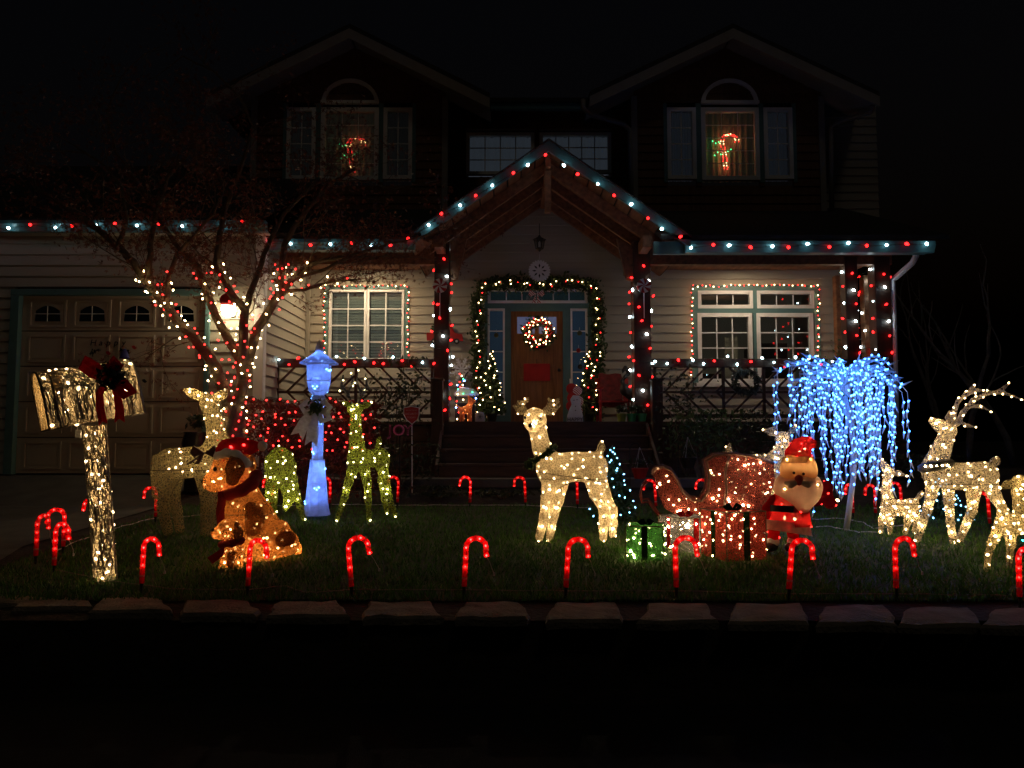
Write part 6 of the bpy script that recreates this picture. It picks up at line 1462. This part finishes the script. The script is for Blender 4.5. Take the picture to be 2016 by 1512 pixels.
# ================================================================== PLANTS
# --- maple with string lights
Yt = 9.55; rr = random.Random(11)
tree = thing('maple_tree', 'bare-limbed red-leaved maple in front of the garage', 'tree', G(448, 950))
b0 = G(448, 962); b0 = Vector((P(450, 900, Yt).x, Yt, gz(Yt)))
LIMBS = [
 ([(456, 905, 0), (460, 850, 0), (461, 815, 0), (460, 795, 0)], 24, 21),
 ([(456, 815, 0), (442, 775, -3), (424, 725, -6), (404, 692, -9), (385, 670, -12), (350, 637, -18), (327, 600, -22), (287, 555, -28), (262, 515, -34), (232, 487, -40), (175, 440, -50), (120, 400, -55), (70, 372, -60)], 13, 4),
 ([(290, 557, -28), (296, 500, -24), (299, 460, -20), (310, 412, -16), (330, 350, -10), (380, 290, 0)], 7, 2.5),
 ([(330, 603, -22), (330, 560, -30), (347, 500, -36), (380, 467, -40), (420, 420, -46), (440, 380, -50)], 6, 2),
 ([(479, 740, 2), (472, 705, 4), (456, 680, 6), (425, 620, 14), (405, 572, 20), (390, 525, 26), (360, 500, 30), (320, 440, 36), (280, 370, 40)], 11, 3),
 ([(463, 815, 0), (474, 775, 0), (480, 735, -3), (479, 672, -8), (482, 612, -14), (450, 570, -20), (425, 520, -24), (430, 480, -24), (440, 420, -20), (470, 340, -14), (500, 250, -10)], 12, 3),
 ([(479, 745, -2), (490, 700, 6), (504, 650, 14), (546, 587, 20), (576, 550, 24), (612, 522, 30), (644, 510, 34), (720, 505, 40)], 12, 2.5),
 ([(546, 587, 20), (556, 530, 10), (560, 480, 0), (590, 430, -6), (640, 370, -10), (700, 330, -14)], 8, 2.5),
 ([(556, 575, 20), (600, 570, 24), (640, 556, 26), (700, 550, 26)], 4, 1.5),
 ([(230, 487, -40), (250, 430, -44), (240, 370, -50), (200, 320, -54), (150, 290, -60)], 5, 2),
 ([(576, 550, 24), (640, 530, 10), (700, 500, 0), (770, 480, -8), (830, 465, -14)], 4, 1.5),
 ([(500, 250, -10), (470, 190, -6), (420, 140, 0), (360, 110, 6)], 3, 1.5),
 ([(280, 370, 40), (230, 300, 44), (210, 220, 46), (240, 150, 50)], 3, 1.5),
 ([(482, 612, -14), (500, 560, -30), (520, 500, -40), (560, 420, -50), (620, 360, -60)], 7, 2.5),
]
tw = []
s = SCL(Yt)
for i, (pl, r0, r1) in enumerate(LIMBS):
    pts = [P(x, y, Yt + d * s * 1.0) for x, y, d in pl]
    if i == 0: pts = [b0 + Vector((0, 0, -.03))] + pts
    # densify with a little wobble
    dense = []
    for a, c in zip(pts, pts[1:]):
        for k in range(3): dense.append(a.lerp(c, k / 3) + Vector((rr.gauss(0, .006), rr.gauss(0, .006), rr.gauss(0, .006))))
    dense.append(pts[-1]); n_ = len(dense)
    b = MB(); b.tube(dense, [(r0 + (r1 - r0) * k / (n_ - 1)) * s for k in range(n_)], 8); b.build('trunk' if i == 0 else 'limb', M['bark'], tree, smooth=True)
    if i: 
        for k in range(n_ // 3, n_): tw.append((dense[k], (dense[k] - dense[k - 1]).normalized(), k / n_))
tips = []; twm = MB()
def grow(p, d, L, r, depth):
    pts = [p]; q = p
    for k in range(3):
        d = (d + Vector((rr.gauss(0, .22), rr.gauss(0, .22), rr.gauss(0, .18) + (.06 if q.z < 5 else -.02)))).normalized(); q = q + d * L / 3; pts.append(q)
    twm.tube(pts, [r, r * .8, r * .65, r * .5], 4, False)
    tips.extend(pts[1:])
    if depth:
        for _ in range(rr.choice((2, 2, 3))): 
            nd = (d + Vector((rr.gauss(0, .6), rr.gauss(0, .6), rr.gauss(0, .45)))).normalized(); grow(pts[rr.choice((2, 3))], nd, L * .72, r * .6, depth - 1)
for p, d, u in tw:
    if rr.random() < .62:
        nd = (d + Vector((rr.gauss(0, .7), rr.gauss(0, .5), rr.gauss(0, .4)))).normalized()
        grow(p, nd, rr.uniform(.35, .75), .009, 2)
twm.build('twigs', M['bark'], tree, kind='stuff')
lp = []
for p in tips:
    for _ in range(rr.choice((3, 4, 6))): lp.append(p + Vector((rr.gauss(0, .09), rr.gauss(0, .09), rr.gauss(0, .09) - .04)))
b = MB(); leaves(b, lp, .048, shape='maple', rng=rr); b.build('crown', M['leafred'], tree, kind='stuff')
print('MAPLE leaves', len(lp))
tl = thing('tree_lights', 'red and warm-white lights wound around the maple trunk and lower limbs', 'string lights', b0)
def wrap(pl, r0, r1, n, y_min, y_max=2000):
    pts = [P(x, y, Yt + d * s) for x, y, d in pl]; ps = polyline_points(pts, .02); wp = []
    sel = [(k, p) for k, p in enumerate(ps) if y_min < topx(p)[1] < y_max]
    if len(sel) < 3: return
    N_ = n * 3
    for j in range(N_):
        k = int(j * (len(sel) - 1) / (N_ - 1)); kk, p = sel[k]; d = (ps[min(kk + 1, len(ps) - 1)] - ps[max(kk - 1, 0)]).normalized(); u = kk / len(ps); R_ = (r0 + (r1 - r0) * u) * s + .018
        a = d.cross(Vector((0, 1, 0))).normalized(); e = d.cross(a); an = j * .85
        v = p + a * R_ * math.cos(an) + e * R_ * math.sin(an); wp.append(v)
        if j % 3 == 0: bulb(tl, v + (a * math.cos(an) + e * math.sin(an)) * (.008 + rr.random() * .03) + Vector((0, -.012, 0)), LRm if rr.random() < .52 else LW, .0115)
    b = MB(); b.tube(wp, .0025, 3); b.build('wire', M['wireg'], tl)
wrap(LIMBS[0][0], 24, 18, 40, 0); wrap(LIMBS[1][0], 13, 4, 66, 535); wrap(LIMBS[4][0], 11, 3, 28, 525); wrap(LIMBS[5][0], 12, 3, 50, 515); wrap(LIMBS[6][0], 12, 2.5, 36, 520); wrap(LIMBS[3][0], 6, 2, 9, 530); wrap(LIMBS[7][0], 8, 2.5, 22, 515); wrap(LIMBS[8][0], 4, 1.5, 8, 500)
# --- red-lit hedge
Yh = 10.1; hz0, hz1 = gz(Yh), P(620, 798, Yh).z; hx0, hx1 = P(490, 840, Yh).x, P(746, 840, Yh).x
hd = thing('hedge', 'low dark clipped hedge under the porch rail', 'hedge', ((hx0 + hx1) / 2, Yh, hz0)); b = MB(); pts = []
for _ in range(5200):
    x = rr.uniform(hx0, hx1); y = Yh + rr.uniform(-.32, .32); z = hz0 + (hz1 - hz0) * rr.random() ** .7
    if rr.random() < .55:
        q = rr.random()
        if q < .6: y = Yh - .33 + rr.gauss(0, .03)
        else: z = hz1 + rr.gauss(0, .03) + .03 * math.sin(x * 7)
    pts.append((x, y, z))
leaves(b, pts, .035, rng=rr); b.build('foliage', M['hedge'], hd, kind='stuff')
for k in range(6):
    x = hx0 + (k + .5) * (hx1 - hx0) / 6; b = MB(); b.tube([(x, Yh, hz0 - .02), (x + .03, Yh, hz1 - .1)], .018, 5); b.build('stem', M['bark'], hd)
nl = thing('net_lights', 'net of small red lights spread over the hedge', 'net lights', ((hx0 + hx1) / 2, Yh - .36, hz1 - .6)); nr_, nc_ = 7, 13; grid = {}
for j in range(nr_):
    for i in range(nc_):
        x = hx0 + (i + .5 * (j % 2) + .2) * (hx1 - hx0) / nc_; z = hz1 - .02 - j * .09; y = Yh - .385 + rr.uniform(-.02, .02)
        if j == 0: y = Yh - .2; z = hz1 + .05
        v = Vector((x + rr.uniform(-.05, .05), y, z + rr.uniform(-.035, .035))); grid[(j, i)] = v; bulb(nl, v, LRm, .0115)
b = MB()
for j in range(nr_): b.tube([grid[(j, i)] for i in range(nc_)], .002, 3, False)
b.build('wire', M['wireg'], nl)
# --- shrubs
def shrub(label, px, ytop, wpx, Y, n, mat, leaf=.035, stems=5, name='shrub', zb=None):
    top = P(px, ytop, Y); z0 = gz(Y) if zb is None else zb; H = top.z - z0; w = wpx * SCL(Y); t = thing(name, label, 'shrub', (top.x, Y, z0)); b = MB(); pts = []
    cl = [(rr.uniform(-w, w), rr.uniform(-w * .5, w * .5), H * rr.uniform(.45, .95), rr.uniform(.10, .2)) for _ in range(max(6, stems * 2))]
    for _ in range(n):
        cx, cy_, cz, cr_ = rr.choice(cl); pts.append(Vector((top.x + cx + rr.gauss(0, cr_), Y + cy_ + rr.gauss(0, cr_ * .7), min(z0 + H * 1.05, max(z0 + .05, z0 + cz + rr.gauss(0, cr_))))))
    leaves(b, pts, leaf, rng=rr); b.build('foliage', mat, t, kind='stuff')
    for k in range(stems):
        cx, cy_, cz, _ = cl[k]; b = MB(); b.tube([(top.x + cx * .2, Y, z0), (top.x + cx * .6, Y + cy_ * .5, z0 + cz * .5), (top.x + cx, Y + cy_, z0 + cz)], [.012, .009, .005], 5); b.build('stem', M['bark'], t)
shrub('straggly rose bush climbing the railing right of the tall green deer', 775, 715, 46, 11.1, 700, M['bushdark'], .038, 8, 'rose_bush')
shrub('green leafy shrub above the sleigh under the right railing', 1385, 815, 48, 10.6, 800, M['bush'], .045, 7)
shrub('dark low shrub below the railing left of the willow', 1480, 815, 50, 11.0, 600, M['bushdark'], .04, 6)
shrub('thin dark climbing rose on the right railing by the newel', 1350, 725, 36, 11.2, 380, M['bushdark'], .035, 6, 'rose_bush')
shrub('dark bush in the bed beside the security sign', 800, 880, 40, 10.45, 420, M['bushdark'], .04, 5)
shrub('low dark plant at the foot of the left newel post', 860, 960, 30, 10.1, 260, M['bushdark'], .035, 4)
shrub('low dark plant in the bed between two back-row canes', 985, 968, 40, 10.1, 300, M['bushdark'], .035, 4)
shrub('dark shrub behind the willow beyond the porch corner', 1800, 900, 60, 11.0, 500, M['bushdark'], .05, 5)
shrub('leafy plant hanging at the porch end beside the wide window', 1648, 660, 12, 12.9, 160, M['bush'], .03, 3, zb=PZ)
cone_tree('small fir with ice-blue lights right of the doe', 1205, 880, 1020, 50, 8.7, 34, [LI], M['fir'], 'fir_tree')
cone_tree('small fir with ice-blue lights behind the tall buck', 1850, 940, 1030, 60, 8.9, 40, [LI], M['fir'], 'fir_tree')
cone_tree('tiny fir with teal lights behind the fawn at the right edge', 2024, 1040, 1110, 28, 6.5, 12, [emat('teal_bulb', (.05, .7, .9), 14)], M['fir'], 'fir_tree')
# --- bare background trees on the right
def bare(label, px, ybase, ytop, Y, seed):
    r = random.Random(seed); base = P(px, ybase, Y); base.z = .96; H = P(px, ytop, Y).z - base.z; t = thing('bare_tree', label, 'tree', base)
    def br(p, d, L, rad, dep, nm):
        pts = [p]; q = p
        for k in range(5): d = (d + Vector((r.gauss(0, .13), r.gauss(0, .1), r.gauss(0, .06)))).normalized(); q = q + d * L / 5; pts.append(q)
        b = MB(); b.tube(pts, [rad * (1 - .12 * k) for k in range(6)], 6); b.build(nm, M['barkdim'], t, smooth=True)
        if dep:
            for k in (2, 3, 5): br(pts[k], (d + Vector((r.gauss(0, .5), r.gauss(0, .3), .35))).normalized(), L * .62, rad * .5, dep - 1, 'branch')
    br(base, Vector((r.gauss(0, .08), 0, 1)), H * .62, .07, 2, 'trunk')
bare('bare grey tree behind the buck antlers, nearest the porch', 1905, 900, 560, 14.5, 31)
bare('bare grey tree at the right edge beyond the lawn', 1995, 900, 500, 15.0, 35)
bare('thin bare tree between porch corner and the two grey trees', 1862, 900, 590, 16.5, 38)

# ================================================================== SIGNS, CORDS, SMALL THINGS
# shield sign
Y0 = 10.3; base = Vector((P(812, 893, Y0).x, Y0, gz(Y0))); t = thing('yard_sign', 'red shield-shaped yard sign on a white stake', 'sign', base)
b = MB(); b.prism([P(x, y, Y0) for x, y in ((795, 803), (810, 800), (825, 803), (825, 816), (822, 826), (811, 835), (800, 826), (795, 816))], (0, .012, 0)); b.build('shield', M['redpaint'], t, bevel=.002)
b = MB(); b.tube([P(x, y, Y0 - .004) for x, y in ((795, 803), (810, 800), (825, 803), (825, 816), (822, 826), (811, 835), (800, 826), (795, 816))], .005, 4, closed=True); b.build('rim', M['snow'], t)
b = MB(); b.tube([base, P(811, 834, Y0 + .012)], .007, 6); b.build('stake', M['snow'], t)
paler = pmat('pale_print', (.55, .25, .22), .6)
for i, (w, sz) in enumerate((('PROTECTED BY', .022), ('SECURITY', .040), ('TODAY', .034))): text('lettering', w, t, paler, P(810, 808 + i * 7, Y0 - .003), sz, .001)
# JOY sign
Y0 = 10.2; base = Vector((P(788, 900, Y0).x, Y0, gz(Y0))); t = thing('joy_sign', 'pink outlined JOY letters on a stake by the hedge', 'sign', base)
for ch, x in (('J', 768), ('O', 785), ('Y', 803)):
    text('letter', ch, t, M['pink'], P(x, 848, Y0), .21, .012); text('letter_face', ch, t, pmat('plum_paint', (.16, .02, .09), .6), P(x, 848, Y0 - .016), .15, .002)
b = MB(); b.tube([base, P(787, 858, Y0 + .015)], .008, 6); b.bar(P(760, 858, Y0 + .02), P(812, 858, Y0 + .02), .012, .012); b.build('stake', M['iron'], t)
# garage door lettering
Y0 = YG + .012; t = thing('door_decoration', 'dark Happy lettering with bell and birds stuck on the garage door', 'decoration', P(225, 712, Y0))
for i, ch in enumerate('Happy'): text('letter', ch, t, M['iron'], P(183 + i * 15, 675, Y0), .13, .003, shear=.2)
BL = pmat('bell_blue', (.06, .06, .22), .5)
b = MB(); b.lathe([(.085, 0), (.07, .03), (.045, .10), (.02, .14), (.005, .15)], P(245, 706, Y0 - .06), 12, sy=.4); b.build('bell', BL, t, smooth=True)
for x, y in ((240, 690), (250, 692), (188, 690), (182, 696)): b = MB(); leaves(b, [P(x + random.gauss(0, 3), y + random.gauss(0, 2), Y0 - .02) for _ in range(14)], .03); b.build('sprig', M['iron'], t)
for x, y in ((264, 684), (213, 695), (284, 750)):
    b = MB(); c = P(x, y, Y0 - .012); b.prism([c + Vector((-.04, 0, .02)), c + Vector((0, 0, .03)), c + Vector((.04, 0, -.01)), c + Vector((.01, 0, -.03)), c + Vector((-.02, 0, -.015))], (0, .008, 0)); b.build('bird', M['redpaint'] if x < 270 else M['iron'], t)
# dark pot by garage
c = G(388, 950); c = Vector((P(388, 880, 10.4).x, 10.4, gz(10.4))); t = thing('planter', 'dark glazed planter on the driveway behind the dim doe', 'planter', c)
b = MB(); b.lathe([(.12, 0), (.18, .12), (.20, .30), (.17, .42), (.18, .45), (.15, .44)], c + Vector((0, 0, .35)), 16); b.build('pot', pmat('glazed_pot', (.02, .02, .025), .15), t, smooth=True)
b = MB(); b.lathe([(.16, 0), (.13, .34)], c, 10); b.build('pedestal', M['iron'], t)
b = MB(); leaves(b, [c + Vector((random.gauss(0, .07), random.gauss(0, .07), .86 + random.random() * .16)) for _ in range(80)], .05); b.build('foliage', M['bushdark'], t)
# shepherd hooks with hanging plants right of the steps
def hook(label, px, ytop, Y, potm):
    base = P(px, 960, Y); base.z = gz(Y); top = P(px, ytop, Y); t = thing('shepherd_hook', label, 'garden hook', base); b = MB()
    b.tube([base, top, top + Vector((.04, 0, .05)), top + Vector((.10, 0, .05)), top + Vector((.13, 0, -.0))], .007, 6); b.build('rod', M['iron'], t)
    e = top + Vector((.13, 0, 0)); pt = thing('hanging_pot', label.replace('garden hook', 'hanging pot').replace('curled ', ''), 'plant pot', e + Vector((0, 0, -.42)))
    for k in range(3): a = k * 2.094; b = MB(); b.tube([e, e + Vector((.11 * math.cos(a), .11 * math.sin(a), -.28))], .0025, 3); b.build('hanger', M['wirew'], pt)
    b = MB(); b.lathe([(.07, -.42), (.11, -.30), (.115, -.28), (.09, -.285)], e, 12); b.build('pot', potm, pt)
    b = MB(); leaves(b, [e + Vector((random.gauss(0, .07), random.gauss(0, .07), -.26 + random.random() * .1)) for _ in range(70)], .04); b.build('foliage', M['bushdark'], pt)
hook('curled garden hook carrying a red pot right of the steps', 1240, 880, 10.2, M['redpaint']); hook('curled garden hook carrying a dark pot behind the sleigh front', 1335, 860, 10.3, M['iron'])
# cords on the lawn
def cord(label, pts, r=.0045, mat=None):
    q = []
    for a, c in zip(pts, pts[1:]):
        for k in range(8):
            u = k / 8; v = G(a[0] + (c[0] - a[0]) * u + random.uniform(-1.2, 1.2), a[1] + (c[1] - a[1]) * u + random.uniform(-.8, .8)); q.append(v + Vector((0, 0, .022)))
    b = MB(); b.tube(q, r, 5); o = b.build('power_cord', mat or M['wirew']); selfthing(o, label, 'cord')
cord('white cord running along the front row of candy canes', [(110, 1128), (150, 1136), (215, 1150), (278, 1158), (340, 1166), (487, 1168), (560, 1160), (600, 1174), (690, 1168), (913, 1168), (1113, 1170), (1332, 1170), (1552, 1176), (1765, 1176), (2010, 1180)], .004, pmat('dull_wire', (.3, .28, .25), .6))
cord('white cord along the back row of candy canes before the steps', [(520, 998), (600, 1000), (660, 996), (782, 998), (925, 998), (1035, 998), (1137, 1002), (1230, 1006)])
cord('thin white cord from the mailbox post back to the dim doe', [(110, 1090), (150, 1070), (190, 1058), (240, 1040), (300, 1025), (345, 1022), (420, 1016)])
cord('white cord looping between the willow trunk and the fawn', [(1600, 1026), (1650, 1024), (1700, 1032), (1720, 1045), (1760, 1040), (1800, 1036)])
cord('white cord beside the bearded figure running to the willow foot', [(1605, 1042), (1630, 1040), (1660, 1046), (1690, 1052), (1740, 1052)])
